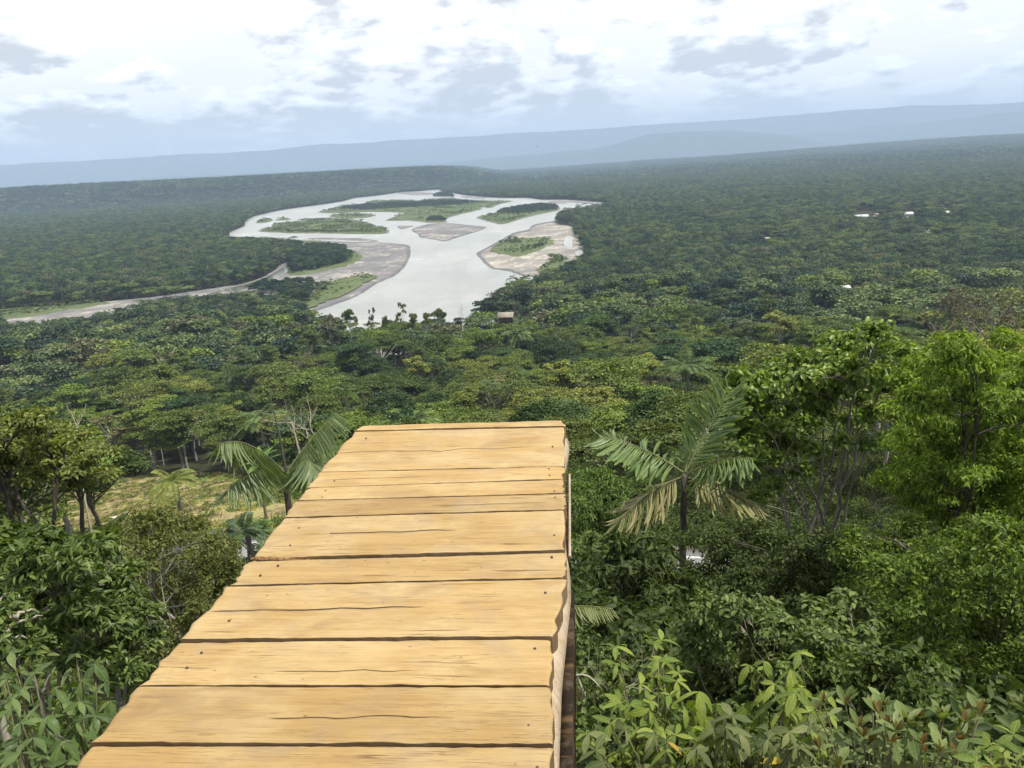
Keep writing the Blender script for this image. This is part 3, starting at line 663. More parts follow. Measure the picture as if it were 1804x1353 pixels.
MP.append(np.stack([sx, sy, sz], 1)[ok]); MS.append(ss[ok]); MV.append(rg.integers(0, 10, ok.sum()))
# low scrub filling the banks where tall trees would hide the water
ok2 = ~ok; q = np.where(ok2)[0]; hs = rg.uniform(.12, .28, len(q)); b2 = ~blocked(sx[q], sy[q], sz[q], 14 * hs, 2 * hs)
MP.append(np.stack([sx, sy, sz], 1)[q][b2]); MS.append(hs[b2] * 1.25); MV.append(rg.integers(0, 10, b2.sum()))
# wooded islands
for pl, hh, dn in ((TREE_ISLES[0], .8, 6.5), (TREE_ISLES[1], .72, 6.5), (TREE_ISLES[2], .5, 9), (TREE_ISLES[3], .45, 6), (TREE_ISLES[4], .55, 8), (TREE_ISLES[5], .25, 6), (TREE_ISLES[6], .6, 9)):
    o = to_world(pl, 0); lo, hi = o.min(0), o.max(0); gx_, gy_ = np.meshgrid(np.arange(lo[0], hi[0], dn), np.arange(lo[1], hi[1], dn)); gx_ = gx_.ravel() + rg.uniform(-.4, .4, gx_.size) * dn; gy_ = gy_.ravel() + rg.uniform(-.4, .4, gy_.size) * dn
    m = inpoly(gx_, gy_, o); n = m.sum(); MP.append(np.stack([gx_[m], gy_[m], np.full(n, .8)], 1)); MS.append(hh * rg.uniform(.65, 1.25, n)); MV.append(rg.choice([0, 1, 4, 5, 9, 8], n))
# shrubs scattered over the grassy bars
for pl, dn, pr in [(ISLES['left'], 6, .75), (ISLES['left_back'], 7, .6), (ISLES['islet'], 6, .8), (ISLES['islet_small'], 6, .7), (ISLES['centre'], 7.5, .7), (ISLES['right'], 7, .7), (GRASS_LEFT, 4.5, .7), (GRASS_RIGHT, 5, .7), (GRASS_RIGHT2, 5, .55), (GRASS_CHAN, 5, .7), (GRASS_SPIT, 7, .7), (GRASS_SPIT2, 8, .3)]:
    o = to_world(shrink(pl, 3), 0); lo, hi = o.min(0), o.max(0); gx_, gy_ = np.meshgrid(np.arange(lo[0], hi[0], dn), np.arange(lo[1], hi[1], dn)); gx_ = gx_.ravel() + rg.uniform(-.45, .45, gx_.size) * dn; gy_ = gy_.ravel() + rg.uniform(-.45, .45, gy_.size) * dn
    m = inpoly(gx_, gy_, o) & (rg.uniform(size=gx_.size) < pr + vnoise(gx_, gy_, 40, 5)); n = m.sum(); MP.append(np.stack([gx_[m], gy_[m], np.full(n, .6)], 1)); MS.append(rg.uniform(.10, .34, n) * np.exp(1.4 * vnoise(gx_[m], gy_[m], 25, 8))); MV.append(rg.choice([7, 3, 3, 4, 1, 2, 7], n))
MP = np.concatenate(MP); MS = np.concatenate(MS); MV = np.concatenate(MV)
gn_scatter('forest', MP, rg.uniform(0, 6.28, len(MP)), MS[:, None] * np.array([1.4, 1.4, 1.0]), MV, LOW_SET, 'trees and scrub along the river banks and islands', 'forest')
x, y = grid(4700, 11600, 60, 41, rg, .1); z = ground(x, y); ok = ~blocked(x, y, z, np.full(len(x), 15.0), np.full(len(x), 10.0))
pp = np.stack([x, y, z], 1)[ok]
gn_scatter('forest', pp, rg.integers(0, 4, len(pp)) * math.pi / 2, rg.uniform(.9, 1.15, len(pp)), rg.integers(0, 6, len(pp)), P64, 'far hazy forest reaching to the hills', 'forest')
print('FOREST', far_.sum(), len(MP), len(pp))

# ================================================================ THE DECK
DZ = CAMZ - 1.5
def dk(px, py): return at_z(px, py, DZ)[:2]
def m_wood(name, base, warm, pale, dark, gloss=.28):
    m, nt = new_mat(name); k = NT(nt); oi = k.n('ShaderNodeObjectInfo')
    tc = k.n('ShaderNodeTexCoord'); ad = k.n('ShaderNodeVectorMath', operation='ADD'); k.l(tc.outputs['Object'], ad.inputs[0])
    cm = k.n('ShaderNodeCombineXYZ'); k.l(k.math('MULTIPLY', oi.outputs['Random'], 37.0), cm.inputs[0]); k.l(k.math('MULTIPLY', oi.outputs['Random'], 91.0), cm.inputs[1]); k.l(cm.outputs[0], ad.inputs[1])
    def mp(sc, rot=(0, 0, 0)):
        m_ = k.n('ShaderNodeMapping'); m_.inputs['Scale'].default_value = sc; m_.inputs['Rotation'].default_value = rot; k.l(ad.outputs[0], m_.inputs[0]); return m_.outputs[0]
    g1 = k.noise(1.0, 7, 0.6, mp((1.1, 26, 26)), 0.25); g2 = k.noise(1.0, 5, 0.7, mp((5, 160, 160)), 0.1)      # grain runs along X
    blot = k.noise(2.3, 5, 0.6, mp((1, 1.6, 1)), 0.3); fine = k.noise(1.0, 3, 0.6, mp((30, 380, 380)))
    c = k.mix(k.ramp(g1, [(0.36, 0), (0.66, 1)]), base, warm)
    c = k.mix(k.math('MULTIPLY', k.ramp(blot, [(0.42, 0), (0.62, 1)]), .75), c, pale)
    c = k.mix(k.math('MULTIPLY', k.ramp(g2, [(0.52, 0), (0.72, 1)]), .5), c, dark)
    chk = k.noise(1.0, 2, 0.5, mp((3.2, 62, 62), (0, 0, R(2.5)))); gate = k.noise(3.1, 3, 0.5, mp((1, 1, 1)))                       # short dark checks
    c = k.mix(k.math('MULTIPLY', k.math('MULTIPLY', k.ramp(chk, [(0.63, 0), (0.67, 1)]), k.ramp(gate, [(0.45, 0), (0.6, 1)])), .8), c, (0.12, 0.06, 0.02))
    # saw arcs and small scuffs
    sv = k.noise(1.0, 2, 0.5, mp((11, 44, 1), (0, 0, R(24))), .4); c = k.mix(k.math('MULTIPLY', k.ramp(sv, [(0.70, 0), (0.75, 1)]), .35), c, dark)
    vo = k.n('ShaderNodeTexVoronoi'); vo.inputs['Scale'].default_value = 1.0; k.l(mp((13, 24, 24)), vo.inputs['Vector'])
    vcol = k.n('ShaderNodeSeparateColor'); k.l(vo.outputs['Color'], vcol.inputs[0])
    sp = k.math('MULTIPLY', k.ramp(vo.outputs['Distance'], [(0.04, 1), (0.10, 0)]), k.ramp(vcol.outputs[0], [(0.62, 0), (0.64, 1)]))
    c = k.mix(k.math('MULTIPLY', sp, .85), c, (0.08, 0.042, 0.018))
    hk = k.noise(1.0, 3, 0.6, mp((9, 210, 210), (0, 0, R(-1.5)))); c = k.mix(k.math('MULTIPLY', k.math('MULTIPLY', k.ramp(hk, [(0.59, 0), (0.65, 1)]), k.ramp(gate, [(0.40, 0.15), (0.58, 1)])), .65), c, (0.11, 0.06, 0.025))
    st = k.noise(1.0, 5, 0.62, mp((2.2, 6.5, 6.5)), .8); c = k.mix(k.math('MULTIPLY', k.ramp(st, [(0.54, 0), (0.68, 1)]), .6), c, (0.225, 0.14, 0.06))
    kv = k.n('ShaderNodeTexVoronoi'); kv.inputs['Scale'].default_value = 1.0; k.l(mp((1.1, 3.4, 3.4)), kv.inputs['Vector']); kc = k.n('ShaderNodeSeparateColor'); k.l(kv.outputs['Color'], kc.inputs[0])
    ring = k.math('MULTIPLY', k.ramp(kv.outputs['Distance'], [(0.03, .75), (0.075, .35), (0.12, 0)]), k.ramp(kc.outputs[1], [(0.70, 0), (0.72, 1)])); c = k.mix(ring, c, (0.16, 0.085, 0.032))
    # faint grey foot dirt
    dirt = k.noise(5.0, 6, 0.7, mp((1, 1, 1)), .5); c = k.mix(k.math('MULTIPLY', k.ramp(dirt, [(0.50, 0), (0.72, 1)]), .5), c, (0.25, 0.185, 0.12))
    c = k.mix(1.0, c, k.ramp(oi.outputs['Random'], [(0, (.86, .84, .80)), (.5, (1, 1, 1)), (1, (1.06, 1.04, 1.0))]), 'MULTIPLY')
    h = k.math('ADD', k.math('MULTIPLY', g1, .9), k.math('ADD', k.math('MULTIPLY', g2, .5), k.math('MULTIPLY', fine, .25)))
    h = k.math('SUBTRACT', h, k.math('MULTIPLY', sp, .6))
    k.out(k.principled(c, 0.62, gloss, k.bump(h, 0.45, 0.004))); return m
WOOD = m_wood('sawn_plank_wood', (0.30, 0.192, 0.070), (0.372, 0.25, 0.098), (0.41, 0.31, 0.155), (0.14, 0.08, 0.03))
WOODE = m_wood('shade_dark_plank_edge', (0.15, 0.09, 0.042), (0.19, 0.12, 0.06), (0.24, 0.165, 0.09), (0.07, 0.04, 0.02))  # plank sides darkened: shade of the joints painted into the wood colour
CRACK_SHADE = m_wood('shade_in_cracks', (0.045, 0.028, 0.014), (0.06, 0.038, 0.02), (0.07, 0.046, 0.026), (0.02, 0.012, 0.006), .05)  # near-black inside the splits: their shade is painted as colour
LOGW = m_wood('peeled_log_wood', (0.28, 0.215, 0.14), (0.36, 0.29, 0.20), (0.44, 0.37, 0.28), (0.13, 0.085, 0.05))
DARKW = m_wood('shade_dark_board_wood', (0.016, 0.011, 0.007), (0.022, 0.015, 0.009), (0.03, 0.02, 0.013), (0.008, 0.005, 0.003), .06)  # side board's shade under the edge log is put into this near-black colour
VPX = dk(985, 800) - dk(985, 1100)
DDIR = nrm((dk(996, 751) - dk(972.5, 1315) + dk(625, 759) - dk(163, 1312)) / 2); DACR = np.array([DDIR[1], -DDIR[0]])        # along the deck, across to the right
ORG = dk(972.5, 1315)
def loc2(p): d = np.asarray(p) - ORG; return np.array([d @ DACR, d @ DDIR])          # across, along
JO = [((640, 748), (990, 739)), ((625, 759), (996, 751)), ((562, 831), (993.5, 820.6)), ((542, 859.5), (994, 844)), ((523, 883), (994, 869.5)), ((500, 913), (996, 898)), ((437, 986), (997, 970)), ((404, 1031), (993.6, 1017)),
      ((316, 1128.5), (976, 1122)), ((245, 1209), (970, 1209)), ((163, 1312), (972.5, 1315))]
JW = [0, .010, .014, .007, .011, .006, .018, .013, .019, .014, .009, .010, .012, .01, .012, .01]
lines = [(loc2(dk(*a)), loc2(dk(*b))) for a, b in JO]
lx = lambda v: np.interp(v, [0, 3], [loc2(dk(163, 1312))[0], loc2(dk(163, 1312))[0]])
v0 = lines[-1][0][1]
for wdt in (.33, .30, .34, .29, .31, .33): v0 -= wdt; lines.append((np.array([lines[10][0][0], v0 + .004]), np.array([lines[10][1][0] + .01, v0])))
deck = empty('wooden_deck', (ORG[0], ORG[1], DZ), 'narrow viewing deck of thick honey coloured planks jutting out over the forest', 'deck')
deck.rotation_euler = (0, 0, math.atan2(-DDIR[0], DDIR[1]))
CRK = {1: [(.45, 0.0, .9, .35, .006)], 5: [(.56, .10, .68, .18, .009)], 7: [(.50, .0, .66, .2, .008)], 4: [(.45, .5, .98, -.2, .004)], 9: [(.42, .35, .8, .3, .004)], 8: [(.3, .3, .7, .2, .004)], 2: [(.5, .02, .5, .2, .004)], 10: [(.5, .1, .6, .2, .004)]}
TH = .075
def plank_mesh(n):
    (fl, fr), (nl_, nr) = lines[n], lines[n + 1]; rg = np.random.default_rng(500 + n)
    ends = rg.normal(0, .006, 2)
    M = 150; u = np.linspace(0, 1, M)
    def wave(a, parts): return sum(np.interp(u, np.linspace(0, 1, q), rg.normal(0, a * w, q)) for q, w in parts)
    gf = .5 * JW[min(n, 15)] + np.abs(wave(.0030, ((9, 1), (40, .45)))) * (n > 0); gn_ = .5 * JW[min(n + 1, 15)] + np.abs(wave(.0030, ((9, 1), (40, .45))))
    if n == 0: gf = wave(.004, ((5, 1), (18, .6)))
    vl = list(np.linspace(0, 1, 22)) + [.004, .012, .03, .97, .988, .996]; kinds = {}
    for c, *_ in CRK.get(n, []): vl += [c - .030, c - .012, c, c + .012, c + .030]
    cks = [c for c, *_ in CRK.get(n, [])]; vl = [q for q in vl if all(abs(q - c) < .0301 and any(abs(abs(q - c) - o_) < 1e-6 for o_ in (0, .012, .030)) or abs(q - c) > .045 for c in cks)]
    vl = np.array(sorted(set(vl))); K = len(vl)
    far = fl + (fr - fl) * u[:, None]; nea = nl_ + (nr - nl_) * u[:, None]
    far[:, 1] -= gf; nea[:, 1] += gn_
    vv = np.repeat(vl[None], M, 0)
    wid = (far[:, 1] - nea[:, 1])[:, None]; top = np.zeros((M, K))
    for c, u0, u1, sl, dw in CRK.get(n, []):            # a drying split that wanders along the grain
        g = smooth01((u - u0) / .05) * smooth01((u1 - u) / .12); wn_ = np.interp(u, np.linspace(0, 1, 14), rg.normal(0, .012, 14)) + sl * .12 * (u - .5)
        vv = vv + wn_[:, None] * np.exp(-((vl[None] - c) / .16) ** 2)
        for col, q in enumerate(vl):
            dd = q - c
            if abs(dd) < .0301:
                vv[:, col] = c + wn_ + np.sign(dd) * {0: 0, 1: .5, 2: 1}[int(round(abs(dd) / .013)) if abs(dd) < .02 else 2] * (dw * 1.0 / wid[:, 0]) * np.where(abs(dd) > .02, 2.2, 1) * np.maximum(g, .15)
                if dd == 0 or abs(dd) < 1e-9: top[:, col] -= .06 * g
    order = np.argsort(vv, 1); vv = np.take_along_axis(vv, order, 1); top = np.take_along_axis(top, order, 1)
    X = nea[:, None, 0] + (far - nea)[:, None, 0] * vv; Y = nea[:, None, 1] + (far - nea)[:, None, 1] * vv
    # ragged plank ends
    el = np.interp(vl, np.linspace(0, 1, 8), rg.normal(0, .006, 8)); er = np.interp(vl, np.linspace(0, 1, 9), rg.normal(0, .006, 9)) + ends[1] * .5
    X += el[None] * (1 - u[:, None]) ** 30 + er[None] * u[:, None] ** 30
    eu = np.minimum(u, 1 - u)[:, None] * 1.2; ev = np.minimum(vv, 1 - vv) * wid
    big = .030 if n == 0 else .004
    rnd = lambda d, r: np.where(d < r, -r * .8 * (1 - np.sqrt(np.clip(1 - (1 - d / r) ** 2, 0, 1))), 0)
    evn = vv * wid; evf = (1 - vv) * wid
    top += rnd(evn, .002) + rnd(evf, .028 if n == 0 else .002) + rnd(eu, .005)
    top += .0022 * vnoise(X * 3 + n, Y * 9, 1.0, 3) + rg.normal(0, .0018) + .0016 * (u[:, None] - .5) * rg.normal(0, 1)
    if n == 5: top += -.03 * smooth01((.16 - u[:, None]) / .14) * smooth01((.16 - vv) / .16)          # bark-edged dip at the left end
    V = np.stack([X, Y, top], -1).reshape(-1, 3); idx = np.arange(M * K).reshape(M, K)
    Q = [np.stack([idx[:-1, :-1], idx[1:, :-1], idx[1:, 1:], idx[:-1, 1:]], -1).reshape(-1, 4)]
    rim = np.concatenate([idx[:, 0], idx[-1, 1:], idx[::-1, -1][1:], idx[0, ::-1][1:-1]]); B = V[rim].copy(); B[:, 2] = -TH + rg.normal(0, .001, len(B)); off = len(V)
    m_ = len(rim); a = np.arange(m_); b = (a + 1) % m_
    Q.append(np.stack([rim[a], off + a, off + b, rim[b]], -1)); V = np.concatenate([V, B])
    me = mesh_np('plank', V, [np.concatenate(Q)], WOOD, True); me.materials.append(WOODE); me.materials.append(CRACK_SHADE); mi = np.zeros(sum(len(q) for q in Q), np.int32); mi[len(Q[0]):] = 1
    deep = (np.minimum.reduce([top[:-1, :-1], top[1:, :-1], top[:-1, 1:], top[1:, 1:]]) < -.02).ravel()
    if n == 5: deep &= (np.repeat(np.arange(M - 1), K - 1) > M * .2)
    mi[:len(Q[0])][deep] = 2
    me.polygons.foreach_set('material_index', mi)
    sm = np.ones(len(mi), bool); sm[len(Q[0]):] = False; me.polygons.foreach_set('use_smooth', sm); me.update()
    return me
for n in range(len(lines) - 1):
    ob('plank', plank_mesh(n), deck)
NAIL = new_mat('nail_iron'); _k = NT(NAIL[1]); _k.out(_k.principled((0.05, 0.035, 0.025), .55, .4)); _v, _f = tube_geo(np.array([[0, 0, -.01], [0, 0, .0012]]), .0052, 8); nail_me = mesh_np('nail', _v, _f, NAIL[0])
rgn = np.random.default_rng(77)
for n in range(1, len(lines) - 1):
    (fl_, fr_), (nl2, nr2) = lines[n], lines[n + 1]
    if fr_[1] - nr2[1] < .12: continue
    for tv in (.3, .72):
        for tu in (.955, .09):
            if rgn.uniform() < .35: continue
            tu2, tv2 = tu + rgn.normal(0, .012), tv + rgn.normal(0, .06); a_ = nl2 + (nr2 - nl2) * tu2; b_ = fl_ + (fr_ - fl_) * tu2; p_ = a_ + (b_ - a_) * tv2
            ob('nail', nail_me, deck, loc=(p_[0], p_[1], .0005))
y0, y1 = lines[-1][1][1] + .05, lines[0][1][1] - .05; xr = 0.0; xl = lines[10][0][0]
# bark left on the wavy left edge of one plank
bk = lines[6][0]; g = []
for q in range(26):
    t = q / 25; g.append(tube_geo(np.array([[bk[0] + .006 + t * .26, bk[1] + .016 - t * .004, -.006 - .010 * t], [bk[0] + .03 + t * .26, bk[1] + .020 - t * .006 + random.uniform(-.006, .006), -.004 - .010 * t]]), random.uniform(.007, .014) * (1 - .7 * t), 5))
ob('bark_edge', geo_obj_mesh('bark_edge', g, bark_mat('plank_bark', (0.07, 0.035, 0.015), (0.30, 0.17, 0.075), 20)), deck)
def log_mesh(name, pts, rad, mat, sides=14, lump=.006, flat=1.0):
    v, f = tube_geo(pts, rad, sides, False); n = len(pts); rg = np.random.default_rng(len(name) * 7 + n)
    c = np.repeat(np.asarray(pts), sides, 0); d = v - c; d[:, 2] *= flat; v = c + d * (1 + (vnoise(v[:, 1] * 4, np.tile(np.arange(sides), n) * .9 + v[:, 1] * 2, 1.0, 4)[:, None]) * lump * 20)
    caps = [np.arange(sides)[None, ::-1], (np.arange(sides) + (n - 1) * sides)[None]]
    me = mesh_np(name, v, f + [], mat, True)
    v2, f2 = v, f
    return mesh_np(name, np.concatenate([v, [pts[0]], [pts[-1]]]), [f[0], np.array([[(q + 1) % sides, q, len(v)] for q in range(sides)] + [[(n - 1) * sides + q, (n - 1) * sides + (q + 1) % sides, len(v) + 1] for q in range(sides)])], mat, True)
ys = np.linspace(y0, y1 - .02, 40)
_ed = np.array([loc2(at_z(a, b, DZ - .12)[:2]) for a, b in ((985, 1345), (986, 1300), (990, 1209), (1000, 1121), (1006, 1060), (1005, 1010), (1000, 980), (996, 930), (995, 870), (996, 830), (1003, 795), (1001, 760))])
wob_unused = np.interp(ys, [-2, -.3, .1, .35, .6, .9, 1.2, 1.7, 2.2, 2.6, 2.85], [.010, .012, .016, .030, .036, .034, .022, .002, -.012, -.01, .012])
ob('edge_log', log_mesh('edge_log', np.stack([np.interp(ys, _ed[:, 1], _ed[:, 0]) - .060, ys, np.full(40, -TH - .050)], 1), np.full(40, .060), LOGW), deck)
_bl = loc2(at_z(1014, 1340, DZ - .5)[:2])[0]; print('BOARD', _bl, loc2(at_z(1009, 1090, DZ - .5)[:2])[0], _ed)
ob('edge_log', log_mesh('edge_log', np.stack([np.full(40, xl + .10), ys, np.full(40, -TH - .078)], 1), np.full(40, .075), LOGW), deck)
def box_geo(x0, x1, y0, y1, z0, z1):
    V = np.array([(x, y, z) for z in (z0, z1) for y in (y0, y1) for x in (x0, x1)], float)
    return V, [np.array([[0, 2, 3, 1], [4, 5, 7, 6], [0, 1, 5, 4], [2, 6, 7, 3], [0, 4, 6, 2], [1, 3, 7, 5]])]
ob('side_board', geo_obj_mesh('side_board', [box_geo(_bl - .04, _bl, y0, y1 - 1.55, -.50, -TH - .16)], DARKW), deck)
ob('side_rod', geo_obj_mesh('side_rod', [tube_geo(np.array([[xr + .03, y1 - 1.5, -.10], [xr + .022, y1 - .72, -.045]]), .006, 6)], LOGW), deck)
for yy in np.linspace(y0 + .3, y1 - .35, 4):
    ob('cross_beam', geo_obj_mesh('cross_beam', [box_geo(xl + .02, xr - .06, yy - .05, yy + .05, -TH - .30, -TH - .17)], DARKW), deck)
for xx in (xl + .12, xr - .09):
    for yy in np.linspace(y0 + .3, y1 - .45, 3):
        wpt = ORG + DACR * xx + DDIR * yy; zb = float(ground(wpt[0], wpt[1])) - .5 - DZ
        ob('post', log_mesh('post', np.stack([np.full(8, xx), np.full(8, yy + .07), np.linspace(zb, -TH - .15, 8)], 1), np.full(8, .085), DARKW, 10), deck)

# ================================================================ NEAR VEGETATION
def gz(x, y): return float(ground(x, y))
def at_ground(px, py):
    d = ray(px, py); t0 = 2.0
    for q in range(4000):
        p = CAM + d * t0
        if p[2] < gz(p[0], p[1]): return p
        t0 *= 1.004
    return p
LM = {
 'vine': leaf_mat('vine_leaf', [(0.05, 0.085, 0.014), (0.115, 0.18, 0.026), (0.24, 0.30, 0.055)], .36, .5, .32),
 'lime': leaf_mat('lime_leaf', [(0.085, 0.14, 0.022), (0.16, 0.235, 0.036), (0.26, 0.33, 0.065)], .5, .3, .38),
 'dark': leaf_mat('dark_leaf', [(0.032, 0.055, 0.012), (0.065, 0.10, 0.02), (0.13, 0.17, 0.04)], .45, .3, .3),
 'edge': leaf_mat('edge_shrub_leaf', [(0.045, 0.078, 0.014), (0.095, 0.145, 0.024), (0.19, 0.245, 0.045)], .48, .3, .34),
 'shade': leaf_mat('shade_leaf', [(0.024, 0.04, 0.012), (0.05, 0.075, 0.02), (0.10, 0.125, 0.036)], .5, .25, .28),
 'gloss': leaf_mat('gloss_leaf', [(0.04, 0.065, 0.015), (0.08, 0.12, 0.026), (0.18, 0.225, 0.06)], .36, .4, .3),
 'olive': leaf_mat('small_olive_leaf', [(0.055, 0.066, 0.018), (0.105, 0.118, 0.03), (0.18, 0.19, 0.055)], .55, .25, .25),
 'sage': leaf_mat('sage_leaf', [(0.05, 0.078, 0.02), (0.095, 0.135, 0.035), (0.18, 0.225, 0.07)], .45, .3, .3),
 'broad': leaf_mat('layered_leaf', [(0.07, 0.09, 0.022), (0.14, 0.165, 0.04), (0.26, 0.28, 0.075)], .45, .35, .36),
 'bamboo': leaf_mat('feathery_leaf', [(0.07, 0.12, 0.035), (0.12, 0.18, 0.05), (0.19, 0.25, 0.08)], .5, .3, .35),
 'cleargrass': leaf_mat('clearing_grass', [(0.20, 0.225, 0.06), (0.32, 0.33, 0.09), (0.45, 0.42, 0.15)], .7, .15, .3),
 'dry': leaf_mat('dry_blade', [(0.10, 0.09, 0.045), (0.18, 0.16, 0.08), (0.27, 0.24, 0.13)], .7, .15, .25),
 'brownleaf': leaf_mat('dry_hill_leaf', [(0.085, 0.078, 0.055), (0.125, 0.112, 0.078), (0.165, 0.15, 0.095)], .7, .15, .2),
}
def clumps_in(poly, n, rpx, r, rdep, seed, flat=.7, tries=90):
    """clump centres spread over an outline of the photograph, at distance r and a depth of +-rdep"""
    rg = np.random.default_rng(seed); p = np.asarray(poly, float); lo, hi = p.min(0), p.max(0)
    q = rg.uniform(lo, hi, (3000, 2)); q = q[inpoly(q[:, 0], q[:, 1], p)]; ins = np.ones(len(q), bool)
    for ox, oy in ((1, 0), (-1, 0), (0, 1), (0, -1), (.7, -.7), (-.7, -.7)): ins &= inpoly(q[:, 0] + rpx * .8 * ox, q[:, 1] + rpx * .8 * oy, p)
    q = q[ins | (rg.uniform(size=len(q)) < .07)][:900]; got = [q[0]]; dmin = np.hypot(*(q - q[0]).T)
    for _ in range(min(n, len(q)) - 1):
        b = int(np.argmax(dmin * rg.uniform(.75, 1, len(q)))); got.append(q[b]); dmin = np.minimum(dmin, np.hypot(*(q - q[b]).T))
    out = []
    for q in got:
        rr_ = r + rg.uniform(-rdep, rdep); out.append((at_r(q[0], q[1], rr_), rpx * rr_ / F * rg.uniform(.7, 1.25) * np.array([1, 1, flat])))
    return out
def leafy(name, label, cat, C, n, L, W, mat, bark, base=None, stem_r=.06, stems=None, shape='rhomb', seed=1, group=None, crown='crown', trunk='trunk', rise=.2, limbs=None, sub=9, **kw):
    rg = np.random.default_rng(seed); cen = np.mean([c for c, _ in C], 0)
    if base is None: base = np.array([cen[0], cen[1], gz(cen[0], cen[1])])
    t = empty(name, tuple(base), label, cat, group)
    vol = np.array([r[0] * r[1] for _, r in C]); sh = vol / vol.sum()
    g = [clump_leaves(c - base, r, max(6, int(n * s)), rg, L, W, shape=shape, sub=sub, **kw) for (c, r), s in zip(C, sh)]
    ob(crown, geo_obj_mesh(crown, g, mat), t)['kind'] = 'stuff'
    g = []; bs = stems or [np.zeros(3)]; order_ = rg.permutation(len(C)); main = []
    nmain = limbs or max(5, len(C) // 5)
    for z_, ci in enumerate(order_):
        c, r = C[ci]; e = c - base
        if z_ < nmain:
            b = bs[z_ % len(bs)]; mid = b + (e - b) * .5 + np.array([0, 0, rise * np.linalg.norm(e - b) * .2]) + rg.normal(0, .06, 3) * np.linalg.norm(e)
            tt = np.linspace(0, 1, 9)[:, None]; p = (1 - tt) ** 2 * (b - np.array([0, 0, .4])) + 2 * tt * (1 - tt) * mid + tt * tt * e + rg.normal(0, .012, (9, 3)) * np.linalg.norm(e)
            g.append(tube_geo(p, np.linspace(stem_r, stem_r * .3, 9), 6)); main.append(p[4:8])
        else:
            pool = np.concatenate(main); k_ = int(np.argmin(np.linalg.norm(pool - e, axis=1) + 2.0 * np.maximum(pool[:, 2] - e[2], 0))); p = curve(pool[k_], e, .1 * np.linalg.norm(pool[k_] - e), 6, .02 * np.linalg.norm(pool[k_] - e), rg)
            g.append(tube_geo(p, np.linspace(stem_r * .4, stem_r * .15, 6), 5))
        for _ in range(4):
            f = e + rg.normal(0, 1, 3) * r * .7; g.append(tube_geo(curve(p[-3], f, .05, 4), np.linspace(stem_r * .2, stem_r * .07, 4), 4, False))
    ob(trunk, geo_obj_mesh(trunk, g, bark, True), t)
    return t

# ---- undergrowth covering the slope: nobody could count it
def bush_src(n, mat, L, W, num, H, shape='rhomb'):
    rg = np.random.default_rng(700 + n); g = []
    for q in range(9):
        c = np.array([rg.normal(0, .42), rg.normal(0, .42), rg.uniform(.25, H)]); g.append(clump_leaves(c, np.array([.42, .42, .3]) * rg.uniform(.7, 1.2), num // 9, rg, L, W, zmin=-.6, up=.7, rnd=.6, hang=.35, shell=.4, shape=shape))
    return bpy.data.objects.new('bush_source_%02d' % n, geo_obj_mesh('bush', g, mat))
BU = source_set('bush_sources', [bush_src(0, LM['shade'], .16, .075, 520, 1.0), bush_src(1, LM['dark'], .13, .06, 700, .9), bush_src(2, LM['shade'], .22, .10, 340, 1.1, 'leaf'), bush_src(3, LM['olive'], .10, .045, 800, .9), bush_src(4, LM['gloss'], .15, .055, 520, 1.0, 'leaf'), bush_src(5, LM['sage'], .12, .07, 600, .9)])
rg = np.random.default_rng(33); US = []
for r0, r1, cell, sc in ((4.6, 16, .75, .8), (16, 40, 1.35, 1.2), (40, 100, 2.4, 1.3), (100, 230, 4.6, 3.6)):
    x, y = grid(r0, r1, cell, 46, rg); z = ground(x, y); bx, by, bw = proj(np.stack([x, y, z], 1)); m = ~inpoly(bx, by, CLEARING)
    lc = (np.stack([x, y], 1) - ORG); lu, lv = lc @ DACR, lc @ DDIR; m &= ~((lu > xl - .8) & (lu < .7) & (lv < y1 + .9))
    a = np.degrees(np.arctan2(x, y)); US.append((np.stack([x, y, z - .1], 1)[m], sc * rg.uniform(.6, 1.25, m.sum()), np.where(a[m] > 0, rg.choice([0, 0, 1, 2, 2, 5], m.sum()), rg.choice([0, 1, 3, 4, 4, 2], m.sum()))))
UNDER = US
# ---- road glimpsed below the clearing and right of the deck
RD = np.array([at_ground(a, b)[:2] for a, b in ((-200, 1040), (150, 1010), (300, 996), (430, 988), (700, 985), (900, 1000), (1068, 1022), (1160, 1036), (1400, 1040))])
tt = np.linspace(0, len(RD) - 1, 120); RC = np.stack([np.interp(tt, np.arange(len(RD)), RD[:, q]) for q in (0, 1)], 1)
for _ in range(12): RC[1:-1] = (RC[:-2] + RC[1:-1] * 2 + RC[2:]) / 4
rt = nrm(np.gradient(RC, axis=0)); rn = np.stack([rt[:, 1], -rt[:, 0]], 1)
rzc = np.array([gz(*p) for p in RC]); rzc = np.convolve(np.pad(rzc, 4, 'edge'), np.ones(9) / 9, 'valid') + .35
def strip(name, o0, o1, dz, mat, parent=None, kind='structure', label=None):
    a = np.column_stack([RC + rn * o0, rzc + dz]); b = np.column_stack([RC + rn * o1, rzc + dz]); n = len(a); V = np.concatenate([a, b, a - [0, 0, .8], b - [0, 0, .8]]); i = np.arange(n - 1)
    Q = np.concatenate([np.stack(x, -1) for x in ((i, i + n, i + n + 1, i + 1), (i, i + 1, i + 1 + 2 * n, i + 2 * n), (i + n, i + 3 * n, i + 1 + 3 * n, i + 1 + n))])
    return ob(name, mesh_np(name, V, [Q], mat), parent=parent, kind=kind)
def flat_mat(name, a, b, scale, rough=.85):
    m, nt = new_mat(name); k = NT(nt); n = k.noise(scale, 6, .65, k.mapping((1, 1, 1))); k.out(k.principled(k.ramp(n, [(.35, a), (.65, b)]), rough, .2, k.bump(n, .3, .05))); return m
strip('road', -2.6, 2.6, 0, flat_mat('asphalt', (.16, .155, .15), (.24, .235, .225), 2.5))
